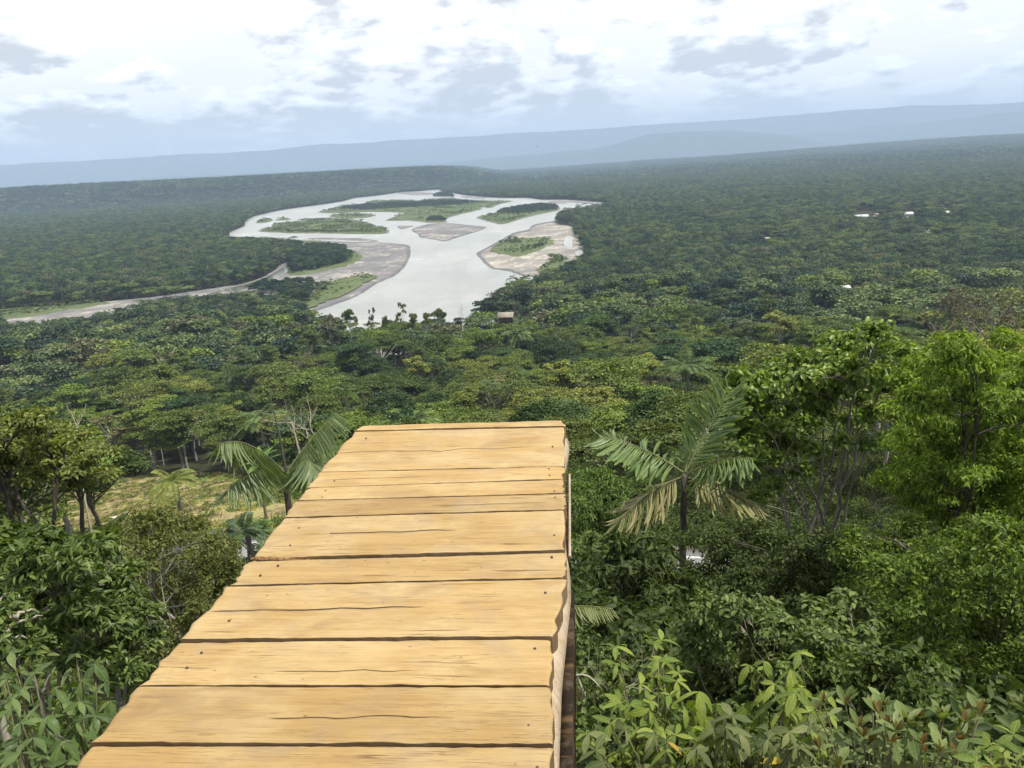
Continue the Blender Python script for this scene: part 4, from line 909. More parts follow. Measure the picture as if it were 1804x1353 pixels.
strip('road_line', 1.95, 2.12, .012, flat_mat('line_paint', (.36, .36, .35), (.5, .5, .49), 6)); strip('road_line', -2.12, -1.95, .012, flat_mat('line_paint_b', (.36, .36, .35), (.5, .5, .49), 6))
strip('kerb', 2.6, 2.85, .14, flat_mat('kerb_stone', (.07, .06, .05), (.12, .10, .09), 3)); strip('kerb', -2.85, -2.6, .14, flat_mat('kerb_stone_b', (.10, .09, .08), (.16, .14, .12), 3))
def off_road(P, w): return np.min(np.hypot(P[:, None, 0] - RC[None, :, 0], P[:, None, 1] - RC[None, :, 1]), 1) > w
US2 = [(p[off_road(p, 3.2 + .4)], s_[off_road(p, 3.2 + .4)], v_[off_road(p, 3.2 + .4)]) for p, s_, v_ in UNDER]
up_, us_, uv_ = (np.concatenate([q[k_] for q in US2]) for k_ in range(3))
gn_scatter('undergrowth', up_, rg.uniform(0, 6.28, len(up_)), us_, uv_, BU, 'dark leafy undergrowth covering the steep slope', 'undergrowth')

# ---- the clearing: a grassy terrace with litter, cut branches and young plants
cpts = np.array([at_ground(a, b)[:2] for a, b in CLEARING]); o = densify(cpts, 4); lo, hi = o.min(0), o.max(0)
gx_, gy_ = np.meshgrid(np.arange(lo[0], hi[0], 1.0), np.arange(lo[1], hi[1], 1.0)); gp = np.stack([gx_.ravel(), gy_.ravel()], 1); gp = gp[inpoly(gp[:, 0], gp[:, 1], o)]
vs, es, fs, *_ = delaunay_2d_cdt([Vector(p) for p in np.concatenate([o, gp])], [], [list(range(len(o)))], 1, 1e-3)
vs = np.array([tuple(v) for v in vs]); vz = ground(vs[:, 0], vs[:, 1]) + .28; vz[:len(o)] -= .3
fs = np.array([f for f in fs if len(f) == 3]); a, b, c = (vs[fs[:, q]] for q in range(3)); fl = ((b - a)[:, 0] * (c - a)[:, 1] - (b - a)[:, 1] * (c - a)[:, 0]) < 0; fs[fl] = fs[fl][:, ::-1]
m, nt = new_mat('clearing_soil'); k = NT(nt); v = k.mapping((1, 1, 1)); n1 = k.noise(.25, 6, .65, v); n2 = k.noise(2.2, 6, .7, v)
c_ = k.mix(k.ramp(n1, [(.38, 0), (.62, 1)]), (0.26, 0.245, 0.085), (0.36, 0.275, 0.15)); c_ = k.mix(k.ramp(n2, [(.45, 0), (.7, 1)]), c_, (0.19, 0.19, 0.065))
k.out(k.principled(c_, .95, .1, k.bump(n2, .8, .15)))
ob('clearing', mesh_np('clearing', np.column_stack([vs, vz]), [fs], m, True), kind='structure')
def tuft_src(n, mat, num, L):
    rg_ = np.random.default_rng(900 + n); P = np.column_stack([rg_.normal(0, .3, (num, 2)), np.zeros(num)]); D = nrm(rg_.normal(0, .7, (num, 3)) + np.array([0, 0, .9])); D[:, 2] = np.abs(D[:, 2])
    return bpy.data.objects.new('tuft_source_%02d' % n, geo_obj_mesh('tuft', [leaf_geo(P, D, rg_.normal(0, 1, (num, 3)), L * rg_.uniform(.5, 1.2, num), .05, 'rhomb', .1, .3)], mat))
def litter_src(n):
    rg_ = np.random.default_rng(950 + n); g = []
    for q in range(14):
        p = np.append(rg_.normal(0, .5, 2), rg_.uniform(.02, .15)); d = np.append(rg_.normal(0, 1, 2), rg_.normal(0, .12)); g.append(tube_geo(np.array([p, p + nrm(d) * rg_.uniform(.3, .9)]), rg_.uniform(.008, .02), 4))
    return bpy.data.objects.new('tuft_source_%02d' % n, geo_obj_mesh('litter', g, bark_mat('litter_bark', (.18, .13, .08), (.4, .32, .2))))
TU = source_set('tuft_sources', [tuft_src(0, LM['cleargrass'], 60, .5), tuft_src(1, LM['dry'], 50, .45), tuft_src(2, LM['bamboo'], 46, .55), litter_src(3)])
n = 7000; q = rg.uniform(lo, hi, (n * 2, 2)); q = q[inpoly(q[:, 0], q[:, 1], o)][:n]; gsel = vnoise(q[:, 0], q[:, 1], 6, 5) + rg.normal(0, .2, len(q))
gn_scatter('grass', np.column_stack([q, ground(q[:, 0], q[:, 1]) + .22]), rg.uniform(0, 6.28, len(q)), rg.uniform(.6, 1.6, len(q)), np.where(gsel > .10, 2, np.where(gsel > -.15, 0, np.where(gsel > -.3, 1, 3))), TU, 'yellowed grass and cut litter over the clearing', 'grass')
STK = bark_mat('dry_stick', (.36, .29, .19), (.55, .47, .34))
for (a, b, c, d, lab) in ((408, 900, 442, 868, 'long pale cut pole lying behind the drooping palm'), (345, 900, 348, 868, 'thin pale stick standing upright beside the yellow palm'), (365, 862, 392, 872, 'dry branch lying across the middle of the clearing'), (322, 878, 352, 920, 'reddish dry stick lying downhill of the yellow palm'), (172, 935, 174, 898, 'thin upright stake near the leaning tree'), (330, 886, 345, 872, 'short forked stick in the clearing')):
    p0 = at_ground(a, b); r0 = math.hypot(p0[0], p0[1]); up = abs(c - a) < 6; p1 = at_r(c, d, r0) if up else at_ground(c, d)
    p0[2] += .25; p1[2] += 0 if up else .5
    ob('stick', geo_obj_mesh('stick', [tube_geo(curve(p0, p1, .05, 6, .04), np.linspace(.05, .025, 6), 5), tube_geo(curve(p0 + (p1 - p0) * .6, p0 + (p1 - p0) * .8 + np.array([.2, 0, .25]), 0, 3), [.02, .015, .01], 4)], STK), label=lab, cat='stick', group='cut sticks in the clearing')
pst = at_ground(164, 920)
ob('stump', log_mesh('stump', np.stack([np.full(4, pst[0]), np.full(4, pst[1]), pst[2] + np.array([-.2, .2, .5, .75])], 1), np.array([.30, .26, .24, .22]), BARK_DARK, 9), label='dark weathered tree stump in the clearing', cat='stump')
prk = at_ground(203, 915); rv = sphere_dirs(60, np.random.default_rng(4), -.3) * np.array([.9, .5, .42])
import bmesh
bmr = bmesh.new(); [bmr.verts.new(p) for p in rv]; bmesh.ops.convex_hull(bmr, input=bmr.verts); mr = bpy.data.meshes.new('boulder'); bmr.to_mesh(mr); bmr.free(); mr.materials.append(flat_mat('pale_stone', (.5, .45, .38), (.68, .62, .52), 3))
ob('boulder', mr, loc=tuple(prk + np.array([0, 0, .3])), label='pale flat boulder lying in the clearing', cat='boulder')

# ---- templates for leaves one can pick apart
def obj_leaf_mat(name, cols, rough=.4, spec=.45, trans=.3, veins=22, back=None):
    m, nt = new_mat(name); k = NT(nt); oi = k.n('ShaderNodeObjectInfo'); tc = k.n('ShaderNodeTexCoord'); sp = k.n('ShaderNodeSeparateXYZ'); k.l(tc.outputs['Object'], sp.inputs[0])
    c = k.ramp(oi.outputs['Random'], [(0, cols[0]), (.5, cols[1]), (1, cols[2])])
    ax = k.math('ABSOLUTE', sp.outputs[0]); ph = k.math('SUBTRACT', k.math('MULTIPLY', sp.outputs[1], veins * 6.283 / 2.0), k.math('MULTIPLY', ax, veins * 2.6))
    vn = k.math('POWER', k.math('ABSOLUTE', k.math('SINE', ph)), 6.0); mid = k.ramp(ax, [(0.0, 1), (0.018, 0)]); vv = k.math('MAXIMUM', k.math('MULTIPLY', vn, .35), mid)
    c = k.mix(k.math('MULTIPLY', vv, .55), c, tuple(min(1, x * 1.7 + .02) for x in cols[2]))
    nz = k.noise(9, 4, .6, tc.outputs['Object']); c = k.mix(1.0, c, k.ramp(nz, [(.3, (.8, .8, .8)), (.7, (1.15, 1.12, 1.0))]), 'MULTIPLY')
    p = k.principled(c, rough, spec, k.bump(vv, .5, .01)); tr = k.n('ShaderNodeBsdfTranslucent'); k.l(k.mix(1.0, c, (1.6, 1.7, .5), 'MULTIPLY'), tr.inputs[0])
    mx = k.n('ShaderNodeMixShader'); mx.inputs[0].default_value = trans; k.l(p, mx.inputs[1]); k.l(tr.outputs[0], mx.inputs[2]); k.out(mx.outputs[0]); return m
def leaf_tmpl(name, mat, w=.4, bend=.25, fold=.15, wide=.45, pw=1.0, seg=7, curl=0.0):
    t = np.linspace(0, 1, seg + 1); prof = np.where(t < wide, np.sin(t / wide * math.pi / 2) ** .8, np.cos((t - wide) / (1 - wide) * math.pi / 2) ** pw) * w / 2; prof = np.maximum(prof, .004)
    zc = -bend * t ** 1.8; yc = t * (1 - .22 * bend * t)
    V = np.concatenate([np.stack([s * prof, yc, zc + fold * prof * abs(s) - curl * prof * abs(s) * t], 1) for s in (-1, -.5, 0, .5, 1)])
    n = seg + 1; i = np.arange(seg)[None]; b = (np.arange(4) * n)[:, None]; Q = np.stack([b + i, b + n + i, b + n + i + 1, b + i + 1], -1).reshape(-1, 4)
    return mesh_np(name, V, [Q], mat, True)
def leaf_ob(parent, me, P, D, N, L, name='leaf', scx=1.0):
    D = nrm(np.asarray(D, float)); S = np.cross(D, N); S = S / max(np.linalg.norm(S), 1e-6); N = np.cross(S, D)
    o = bpy.data.objects.new(name, me); COL.objects.link(o); o.parent = parent
    o.matrix_basis = Matrix(((S[0] * L * scx, D[0] * L, N[0] * L, P[0]), (S[1] * L * scx, D[1] * L, N[1] * L, P[1]), (S[2] * L * scx, D[2] * L, N[2] * L, P[2]), (0, 0, 0, 1)))
    return o
MC = obj_leaf_mat('cacao_leaf', [(.075, .12, .025), (.13, .19, .035), (.25, .30, .06)], .42, .4, .35)
MCd = obj_leaf_mat('cacao_leaf_old', [(.05, .075, .022), (.09, .12, .035), (.17, .19, .075)], .45, .4, .25)
MR = obj_leaf_mat('obovate_leaf', [(.075, .115, .035), (.12, .165, .05), (.20, .245, .095)], .42, .38, .28, 16)
MRr = obj_leaf_mat('young_red_leaf', [(.11, .06, .022), (.14, .08, .026), (.15, .12, .035)], .4, .4, .3, 16)
ME = obj_leaf_mat('drooping_leaf', [(.04, .075, .018), (.075, .125, .03), (.15, .20, .07)], .34, .5, .3, 20)
MY = obj_leaf_mat('yellow_leaf', [(.42, .33, .03), (.5, .38, .05), (.4, .25, .05)], .45, .3, .35, 16)
MS_ = obj_leaf_mat('pale_shrub_leaf', [(.06, .095, .025), (.105, .15, .038), (.19, .24, .075)], .42, .35, .3, 14)
MGl = obj_leaf_mat('glossy_shrub_leaf', [(.05, .08, .018), (.09, .135, .03), (.19, .235, .07)], .34, .45, .3, 14)
T_CAC = [leaf_tmpl('leaf', MC, .36, b, .12, .5, .9) for b in (.25, .5)]; T_CACD = [leaf_tmpl('leaf', MCd, .36, b, .1, .5, .9) for b in (.3, .6)]
T_RED = [leaf_tmpl('leaf', MR, .40, b, .25, .62, .8) for b in (.05, .25)]; T_REDR = [leaf_tmpl('leaf', MRr, .34, .05, .35, .55, .9)]
T_DRO = [leaf_tmpl('leaf', ME, .36, b, .15, .4, 1.1) for b in (.2, .45)]; T_YEL = [leaf_tmpl('leaf', MY, .4, .3, .15, .45, 1.0)]
T_SAGE = [leaf_tmpl('leaf', MS_, .58, b, .15, .35, 1.1, 6) for b in (.15, .35)]; T_GLO = [leaf_tmpl('leaf', MGl, .34, b, .15, .42, 1.1, 6) for b in (.15, .35)]
STEM = bark_mat('green_stem', (.09, .085, .045), (.20, .18, .10)); STEMP = bark_mat('pale_stem', (.25, .22, .16), (.42, .38, .3))
def dens(tips, k, dpx=20, seed=3):
    rg = np.random.default_rng(seed); return list(tips) + [(a + rg.normal(0, dpx), min(b + abs(rg.normal(0, dpx)), 1352), r_ + rg.normal(0, .15)) for a, b, r_ in tips for _ in range(k)]
def whorl_plant(name, label, cat, tips, tm, nw, L, el, along=4, young=None, seed=1, base_px=None, base_r=None, stem_rad=.012, odd=None, group=None, toward=.0, cap=290):
    rg = np.random.default_rng(seed); P = [at_r(*t) for t in dens(tips, 1, 22, seed)]; cen = np.mean(P, 0); base = np.array([cen[0], cen[1], gz(cen[0], cen[1])])
    t = empty(name, tuple(base), label, cat, group); g = []; cnt = 0
    for p in P:
        e = p - base; b = np.array([rg.normal(0, .12), rg.normal(0, .12), -.15]); midp = b + (e - b) * .5 + rg.normal(0, .06, 3) + np.array([0, 0, .12])
        tt_ = np.linspace(0, 1, 9)[:, None]; c = (1 - tt_) ** 2 * b + 2 * tt_ * (1 - tt_) * midp + tt_ * tt_ * e; g.append(tube_geo(c, np.linspace(stem_rad, stem_rad * .4, 9), 5))
        d = nrm(c[-1] - c[-2]); a0 = rg.uniform(0, 6.28); spots = [(c[-1], a0 + q * 6.283 / nw + rg.normal(0, .25), el[0] + rg.normal(0, .18), 1.0) for q in range(nw)]
        for q in range(along): f = 1 - (q + 1) * .06 - rg.uniform(0, .03); spots.append((np.array([np.interp(f, tt_[:, 0], c[:, i]) for i in range(3)]), a0 + q * 2.4 + rg.normal(0, .3), el[1] + rg.normal(0, .2), 1.12))
        for pos, a, e_, sc in spots:
            if cnt >= cap: break
            D = np.array([math.cos(a) * math.cos(e_), math.sin(a) * math.cos(e_), math.sin(e_)]); N = np.array([-math.cos(a) * math.sin(e_), -math.sin(a) * math.sin(e_), math.cos(e_)]) + rg.normal(0, .38, 3)
            mm = tm[rg.integers(len(tm))]
            if odd and rg.uniform() < odd[1]: mm = odd[0][0]
            leaf_ob(t, mm, pos, D, N, L * sc * rg.uniform(.5, 1.25), scx=rg.uniform(.75, 1.1)); cnt += 1
        if young:
            for q in range(3):
                a = rg.uniform(0, 6.28); e_ = rg.uniform(.9, 1.4); D = np.array([math.cos(a) * math.cos(e_), math.sin(a) * math.cos(e_), math.sin(e_)]); leaf_ob(t, young[0], c[-1], D, np.array([-math.cos(a), -math.sin(a), .3]), L * rg.uniform(.45, .75)); cnt += 1
    ob('stem', geo_obj_mesh('stem', g, STEM, True), t); return t
# bottom right
whorl_plant('cacao_sapling', 'sapling with fresh yellow-green leaf rosettes right beside the deck', 'sapling', [(1085, 1140, 6.2), (1165, 1128, 6.4), (1160, 1165, 6.0), (1128, 1205, 5.8), (1095, 1240, 5.5), (1145, 1250, 5.4), (1195, 1185, 6.0), (1180, 1225, 5.6), (1075, 1275, 5.2), (1120, 1290, 5.1), (1170, 1290, 5.2)], T_CAC, 5, .15, (.15, -.35), 8, seed=11)
whorl_plant('cacao_sapling', 'sapling with large ribbed lime leaves hanging at the bottom centre-right', 'sapling', [(1232, 1218, 5.6), (1205, 1245, 5.4), (1262, 1240, 5.7), (1240, 1290, 5.2), (1215, 1320, 4.9), (1280, 1300, 5.2)], T_CAC, 4, .23, (-.5, -.6), 7, seed=12)
whorl_plant('cacao_sapling', 'sapling with tall yellow-green drooping leaves beside the red-tipped shrub', 'sapling', [(1408, 1150, 6.2), (1392, 1180, 6.0), (1345, 1165, 6.3), (1320, 1172, 6.4), (1365, 1205, 5.8), (1412, 1212, 5.8), (1425, 1255, 5.4), (1380, 1250, 5.5)], T_CAC, 4, .20, (-.2, -.5), 8, seed=13)
whorl_plant('leafy_shrub', 'low shrub with shaded dull green leaves along the bottom edge right of the deck', 'shrub', [(1050 + 42 * q + (q % 3) * 9, 1322 - (q * 37) % 48, 4.7 + .08 * (q % 4)) for q in range(10)], T_CACD, 5, .155, (-.1, -.5), 9, seed=14, odd=(T_YEL, .006))
whorl_plant('leafy_shrub', 'mid green shrub between the drooping sapling and the bottom edge', 'shrub', [(1290 + 31 * q, 1262 + (q * 53) % 80, 5.1 + .1 * (q % 3)) for q in range(6)], T_CACD, 5, .155, (0, -.45), 12, seed=15, odd=(T_YEL, .004))
whorl_plant('red_tipped_shrub', 'shrub with upright pale green leaves and reddish young tips at bottom right', 'shrub', [(1450, 1236, 5.0), (1489, 1240, 4.9), (1537, 1250, 4.8), (1560, 1244, 4.9), (1563, 1278, 4.6), (1595, 1275, 4.6), (1621, 1266, 4.7), (1657, 1266, 4.7), (1705, 1262, 4.8), (1727, 1258, 4.8), (1657, 1325, 4.2), (1443, 1320, 4.4), (1570, 1310, 4.4), (1521, 1298, 4.5), (1690, 1305, 4.5), (1625, 1312, 4.3)], T_RED, 4, .125, (.85, .2), 3, young=T_REDR, seed=16)
whorl_plant('yellow_tipped_shrub', 'yellowish leafed low plant in the bottom right corner', 'shrub', [(1745, 1310, 4.5), (1785, 1295, 4.6), (1770, 1335, 4.3), (1800, 1330, 4.4), (1720, 1340, 4.2)], T_CAC, 5, .11, (.2, -.3), 9, seed=17, odd=(T_YEL, .012))
# bottom left
whorl_plant('drooping_leaf_plant', 'plant with large hanging ribbed leaves left of the deck corner', 'shrub', [(134, 1152, 5.9), (167, 1170, 5.8), (143, 1200, 5.6), (185, 1203, 5.5), (140, 1236, 5.3), (98, 1214, 5.5), (83, 1262, 5.1), (134, 1275, 5.0), (167, 1262, 5.1), (195, 1235, 5.2), (110, 1310, 4.8), (60, 1300, 4.9)], T_DRO, 4, .155, (-.4, -.8), 8, seed=18, odd=(T_YEL, .008))
whorl_plant('broad_leaf_plant', 'broad leafed plant in the bottom left corner', 'shrub', [(60, 1186, 5.8), (36, 1216, 5.6), (18, 1250, 5.3), (30, 1305, 5.0), (75, 1332, 4.8), (18, 1150, 6.0), (5, 1190, 5.8), (8, 1325, 4.9), (45, 1270, 5.2), (110, 1345, 4.7)], T_DRO, 4, .13, (.05, -.4), 10, seed=19, odd=(T_YEL, .004))
def add_leaf_objects(t, C, tm, n, L, seed, hang=.25):
    """the largest showing leaves of a shrub as parts"""
    rg = np.random.default_rng(seed); base = np.array(t.location)
    for q in range(n):
        c, r = C[rg.integers(len(C))]; d = sphere_dirs(1, rg, -.1)[0]; tocam = nrm(CAM - c)
        if d @ tocam < 0: d = d - 2 * (d @ tocam) * tocam
        P = c + d * r * 1.02 - base; N = nrm(d * .6 + np.array([0, 0, .9]) + rg.normal(0, .35, 3)); D = nrm(np.cross(N, rg.normal(0, 1, 3)) + d * .6 - np.array([0, 0, hang])); leaf_ob(t, tm[rg.integers(len(tm))], P, D, N, L * rg.uniform(.7, 1.3))
C = clumps_in([(-40, 1000), (60, 975), (150, 955), (210, 975), (232, 1040), (262, 1100), (270, 1150), (215, 1190), (120, 1170), (-40, 1170)], 46, 30, 9, 1.1, 41)
t = leafy('glossy_shrub', 'dense glossy dark green shrub on the slope left of the deck', 'shrub', C, 15000, .095, .034, LM['gloss'], BARK_GREY, stem_r=.03, shape='leaf', seed=42, trunk='stem', hang=.2, rnd=.6)
add_leaf_objects(t, C, T_GLO, 260, .11, 43)
C = clumps_in([(205, 935), (255, 905), (320, 905), (385, 950), (405, 1000), (428, 1050), (380, 1110), (300, 1170), (255, 1110), (222, 1030)], 44, 34, 16, 2.2, 44)
leafy('fine_leaved_bush', 'fine-leaved olive bush between the clearing and the deck', 'shrub', C, 26000, .085, .034, LM['olive'], BARK_GREY, stem_r=.035, seed=45, trunk='stem', hang=.1, shell=.4, rnd=.7)
C = clumps_in([(-60, 925), (30, 930), (75, 955), (105, 1005), (60, 1015), (-60, 1015)], 18, 26, 17, 1.5, 46)
leafy('dark_shrub', 'dark broad-leaved shrub under the leaning tree', 'shrub', C, 6500, .22, .085, LM['dark'], BARK_DARK, stem_r=.05, shape='leaf', seed=47, trunk='stem', hang=.4)
# leaning tree left of the clearing
pb = at_r(62, 915, 34); pb[2] = gz(pb[0], pb[1])
C = clumps_in([(-80, 750), (0, 735), (70, 730), (135, 742), (180, 785), (188, 830), (150, 852), (90, 850), (30, 835), (-80, 850)], 38, 24, 34, 3.2, 48, .42)
leafy('leaning_tree', 'dark-stemmed leaning tree with layered crown left of the clearing', 'tree', C, 15000, .20, .10, LM['broad'], BARK_DARK, base=pb, stem_r=.15, limbs=5, seed=49, hang=.4, stems=[np.zeros(3), np.array([1.0, .4, 0])], rise=.5)
# right hand side
C = clumps_in([(1275, 700), (1310, 660), (1370, 650), (1400, 615), (1470, 600), (1530, 585), (1590, 590), (1620, 630), (1625, 690), (1560, 700), (1520, 690), (1460, 700), (1420, 730), (1400, 790), (1370, 830), (1330, 840), (1300, 800), (1270, 760)], 52, 30, 24, 2.4, 50)
C += clumps_in([(1300, 800), (1360, 740), (1440, 710), (1560, 690), (1600, 760), (1540, 800), (1440, 800), (1400, 860), (1320, 880)], 14, 20, 23.5, 1.6, 51)
pb = at_r(1445, 925, 24); pb[2] = min(pb[2], gz(pb[0], pb[1]) + 2.0); 
t = leafy('vine_covered_tree', 'multi-stemmed tree draped in glossy broad-leaved vine', 'tree', C, 15000, .19, .12, LM['vine'], BARK_GREY, base=pb, stem_r=.055, seed=52, hang=.45, shape='leaf', rnd=.6, limbs=13, stems=[np.array([random.uniform(-.9, .9), random.uniform(-.5, .5), 0]) for _ in range(9)], rise=.0, shell=.45)
zg = gz(pb[0], pb[1]) - pb[2] - .3
ob('stem', geo_obj_mesh('stem', [tube_geo(curve((q * .2 - .5, .1, zg), (q * .2 - .5, 0, .2), 0, 4), [.16, .14, .12, .1], 6) for q in range(5)], BARK_GREY, True), t)
C = clumps_in([(1560, 690), (1610, 640), (1660, 610), (1720, 590), (1804, 600), (1900, 620), (1900, 1180), (1804, 1170), (1740, 1080), (1690, 960), (1600, 900), (1555, 850), (1565, 760)], 150, 30, 16.5, 2.4, 53)
leafy('lime_green_tree', 'bright lime green tree with drooping feathery sprays on the right', 'tree', C, 90000, .10, .036, LM['lime'], BARK_DARK, stem_r=.03, seed=54, hang=.75, droop=.35, rnd=.6, zmin=-.4)
C = clumps_in([(1510, 930), (1600, 900), (1720, 940), (1900, 930), (1900, 1300), (1780, 1290), (1740, 1230), (1640, 1200), (1560, 1120), (1510, 1040)], 84, 40, 12.5, 2.0, 55)
leafy('dark_tangled_shrub', 'dark tangled shrub mass below the lime green tree', 'shrub', C, 46000, .085, .038, LM['edge'], BARK_DARK, stem_r=.02, seed=56, trunk='stem', hang=.5, rnd=.7)
C = clumps_in([(1210, 950), (1290, 925), (1400, 930), (1520, 945), (1560, 1000), (1500, 1060), (1380, 1065), (1260, 1060)], 26, 40, 18, 2.0, 57, .6)
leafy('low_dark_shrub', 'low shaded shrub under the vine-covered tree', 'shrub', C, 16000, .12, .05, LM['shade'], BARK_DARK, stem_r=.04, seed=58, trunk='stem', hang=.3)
C = clumps_in([(1050, 960), (1110, 945), (1165, 965), (1190, 1030), (1180, 1110), (1130, 1140), (1065, 1090)], 24, 30, 15.5, 1.4, 59)
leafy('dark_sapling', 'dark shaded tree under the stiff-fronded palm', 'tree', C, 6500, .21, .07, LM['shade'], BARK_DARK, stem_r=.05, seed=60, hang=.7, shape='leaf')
C = clumps_in([(1205, 1120), (1240, 1075), (1290, 1055), (1340, 1075), (1400, 1100), (1450, 1120), (1440, 1190), (1340, 1180), (1240, 1190)], 26, 32, 9.2, .9, 61)
t = leafy('pale_leaved_shrub', 'grey-green small-leaved shrub below the stiff-fronded palm', 'shrub', C, 9500, .08, .042, LM['sage'], STEMP, stem_r=.018, shape='leaf', seed=62, trunk='stem', hang=.35)
add_leaf_objects(t, C, T_SAGE, 230, .09, 63, .35)
C = clumps_in([(1425, 1080), (1445, 1060), (1490, 1050), (1535, 1075), (1540, 1110), (1500, 1150), (1450, 1140), (1420, 1110)], 14, 24, 10, .7, 64)
t = leafy('heart_leaved_sapling', 'thin-stemmed sapling with small heart-shaped leaves right of the grey-green shrub', 'sapling', C, 1800, .08, .052, LM['sage'], STEMP, stem_r=.02, shape='leaf', seed=65, hang=.4)
add_leaf_objects(t, C, T_SAGE, 200, .09, 66, .45)
C = clumps_in([(1440, 1160), (1540, 1150), (1640, 1180), (1660, 1240), (1560, 1240), (1460, 1235)], 16, 34, 8, .8, 67)
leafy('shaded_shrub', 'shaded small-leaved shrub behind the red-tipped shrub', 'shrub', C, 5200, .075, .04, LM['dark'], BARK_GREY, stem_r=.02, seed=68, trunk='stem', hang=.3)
C = clumps_in([(1010, 850), (1040, 835), (1085, 850), (1100, 900), (1080, 960), (1040, 980), (1008, 950)], 18, 26, 38, 3, 69)
leafy('bamboo_thicket', 'feathery light green bamboo right of the deck', 'bamboo', C, 9000, .30, .07, LM['bamboo'], STEM, stem_r=.04, seed=70, trunk='stem', hang=.6, droop=.4)
C = clumps_in([(1000, 955), (1060, 945), (1100, 975), (1095, 1010), (1050, 1005), (1030, 1060), (1000, 1060)], 16, 22, 27, 2, 71)
leafy('roadside_bush', 'sunlit green bush beside the road right of the deck', 'shrub', C, 4200, .2, .09, LM['sage'], BARK_GREY, stem_r=.03, seed=72, trunk='stem')
# ================================================================ PALMS
PM = {'left': obj_leaf_mat('palm_leaflet_grey', [(.07, .105, .045), (.11, .15, .065), (.16, .20, .095)], .38, .45, .28, 0),
      'right': obj_leaf_mat('palm_leaflet_green', [(.06, .105, .034), (.095, .15, .048), (.155, .21, .075)], .36, .5, .28, 0),
      'old': obj_leaf_mat('palm_leaflet_old', [(.14, .16, .06), (.20, .20, .085), (.26, .235, .12)], .45, .35, .25, 0),
      'pale': obj_leaf_mat('palm_leaflet_pale', [(.15, .18, .07), (.19, .215, .085), (.24, .255, .12)], .42, .4, .3, 0)}
def leaflets(key, w, wide, pw, fold): return [leaf_tmpl('leaflet', PM[key], w, b, fold, wide, pw, 5) for b in (.12, .3)]
TL = {'left': leaflets('left', .09, .35, .8, .3), 'right': leaflets('right', .115, .8, .55, .3), 'old': leaflets('old', .105, .8, .55, .3), 'pale': leaflets('pale', .12, .4, .7, .3)}
RACH = bark_mat('palm_rachis', (.10, .11, .05), (.19, .19, .09), 6); PTR = bark_mat('palm_trunk_bark', (.045, .04, .032), (.13, .115, .09), 5)
def frond(parent, base, P0, P2, arch, npair, LL, key, hang=.7, fwd=.55, seed=1, start=.14, both=(1, -1), side_up=0.0):
    rg = np.random.default_rng(seed); P0, P2 = np.asarray(P0) - base, np.asarray(P2) - base; span = np.linalg.norm(P2 - P0)
    P1 = (P0 + P2) / 2 + np.array([0, 0, arch * span]); t = np.linspace(0, 1, 12)[:, None]; c = (1 - t) ** 2 * P0 + 2 * t * (1 - t) * P1 + t * t * P2
    rc = ob('frond', geo_obj_mesh('frond', [tube_geo(c, np.linspace(.028, .006, 12) * span / 2.4, 5)], RACH, True), parent)
    ti = np.linspace(start, .985, npair); P = np.stack([np.interp(ti, t[:, 0], c[:, i]) for i in range(3)], 1); d = nrm(np.stack([np.gradient(P[:, i]) for i in range(3)], 1))
    for q in range(npair):
        sd = np.cross(d[q], [0, 0, 1.0]); sd = sd / max(np.linalg.norm(sd), .15)
        for s in both:
            D = nrm(sd * s + d[q] * (fwd + .5 * ti[q] ** 3) - np.array([0, 0, hang - side_up]) + rg.normal(0, .05 if key == 'left' else .14, 3)); N = np.cross(sd * s, d[q]) * -s; N = nrm(N + np.array([0, 0, .5]) + rg.normal(0, .12, 3))
            if abs(N @ D) > .95: N = sd * s
            leaf_ob(rc, TL[key][rg.integers(2)], P[q], D, N, LL * (1 - 1.1 * abs(ti[q] - .45) ** 1.6) * rg.uniform(.88, 1.1), 'leaflet')
    return rc
def palm_root(name, label, crown, trunk_r, lean=(0, 0)):
    b = np.array([crown[0] + lean[0], crown[1] + lean[1], 0.0]); b[2] = gz(b[0], b[1]); t = empty(name, tuple(b), label, 'palm')
    p = curve((0, 0, -.3), crown - b, 0, 9, .02); ob('trunk', geo_obj_mesh('trunk', [tube_geo(p, np.linspace(trunk_r * 1.15, trunk_r * .8, 9), 9)], PTR, True), t); return t, b
# palm left of the deck: combs of hanging leaflets and a tall unopened spear
r = 27.0; cr = at_r(503, 842, r); t, b = palm_root('drooping_palm', 'palm with arching fronds of hanging leaflets left of the deck', cr, .13)
A = lambda px, py, dr=0: at_r(px, py, r + dr)
frond(t, b, A(500, 832), A(386, 782, -1.0), .34, 34, 1.5, 'left', 1.25, .25, 1)
frond(t, b, A(508, 828), A(592, 728, .6), .10, 34, 1.35, 'left', 1.15, .35, 2)
frond(t, b, A(497, 834), A(400, 862, -1.2), .30, 32, 1.35, 'left', 1.25, .25, 3)
frond(t, b, A(512, 832), A(566, 832, -1.8), .42, 32, 1.3, 'left', 1.25, .25, 4)
frond(t, b, A(514, 838), A(556, 880, 1.4), .40, 20, .9, 'left', 1.2, .3, 5)
frond(t, b, A(506, 836), A(470, 868, 1.6), .5, 18, .85, 'left', 1.2, .3, 6)
ob('spear', geo_obj_mesh('spear', [tube_geo(np.array([A(504, 832) - b, A(493, 770) - b, A(475, 692) - b]), [.05, .035, .01], 6)], PTR, True), t)
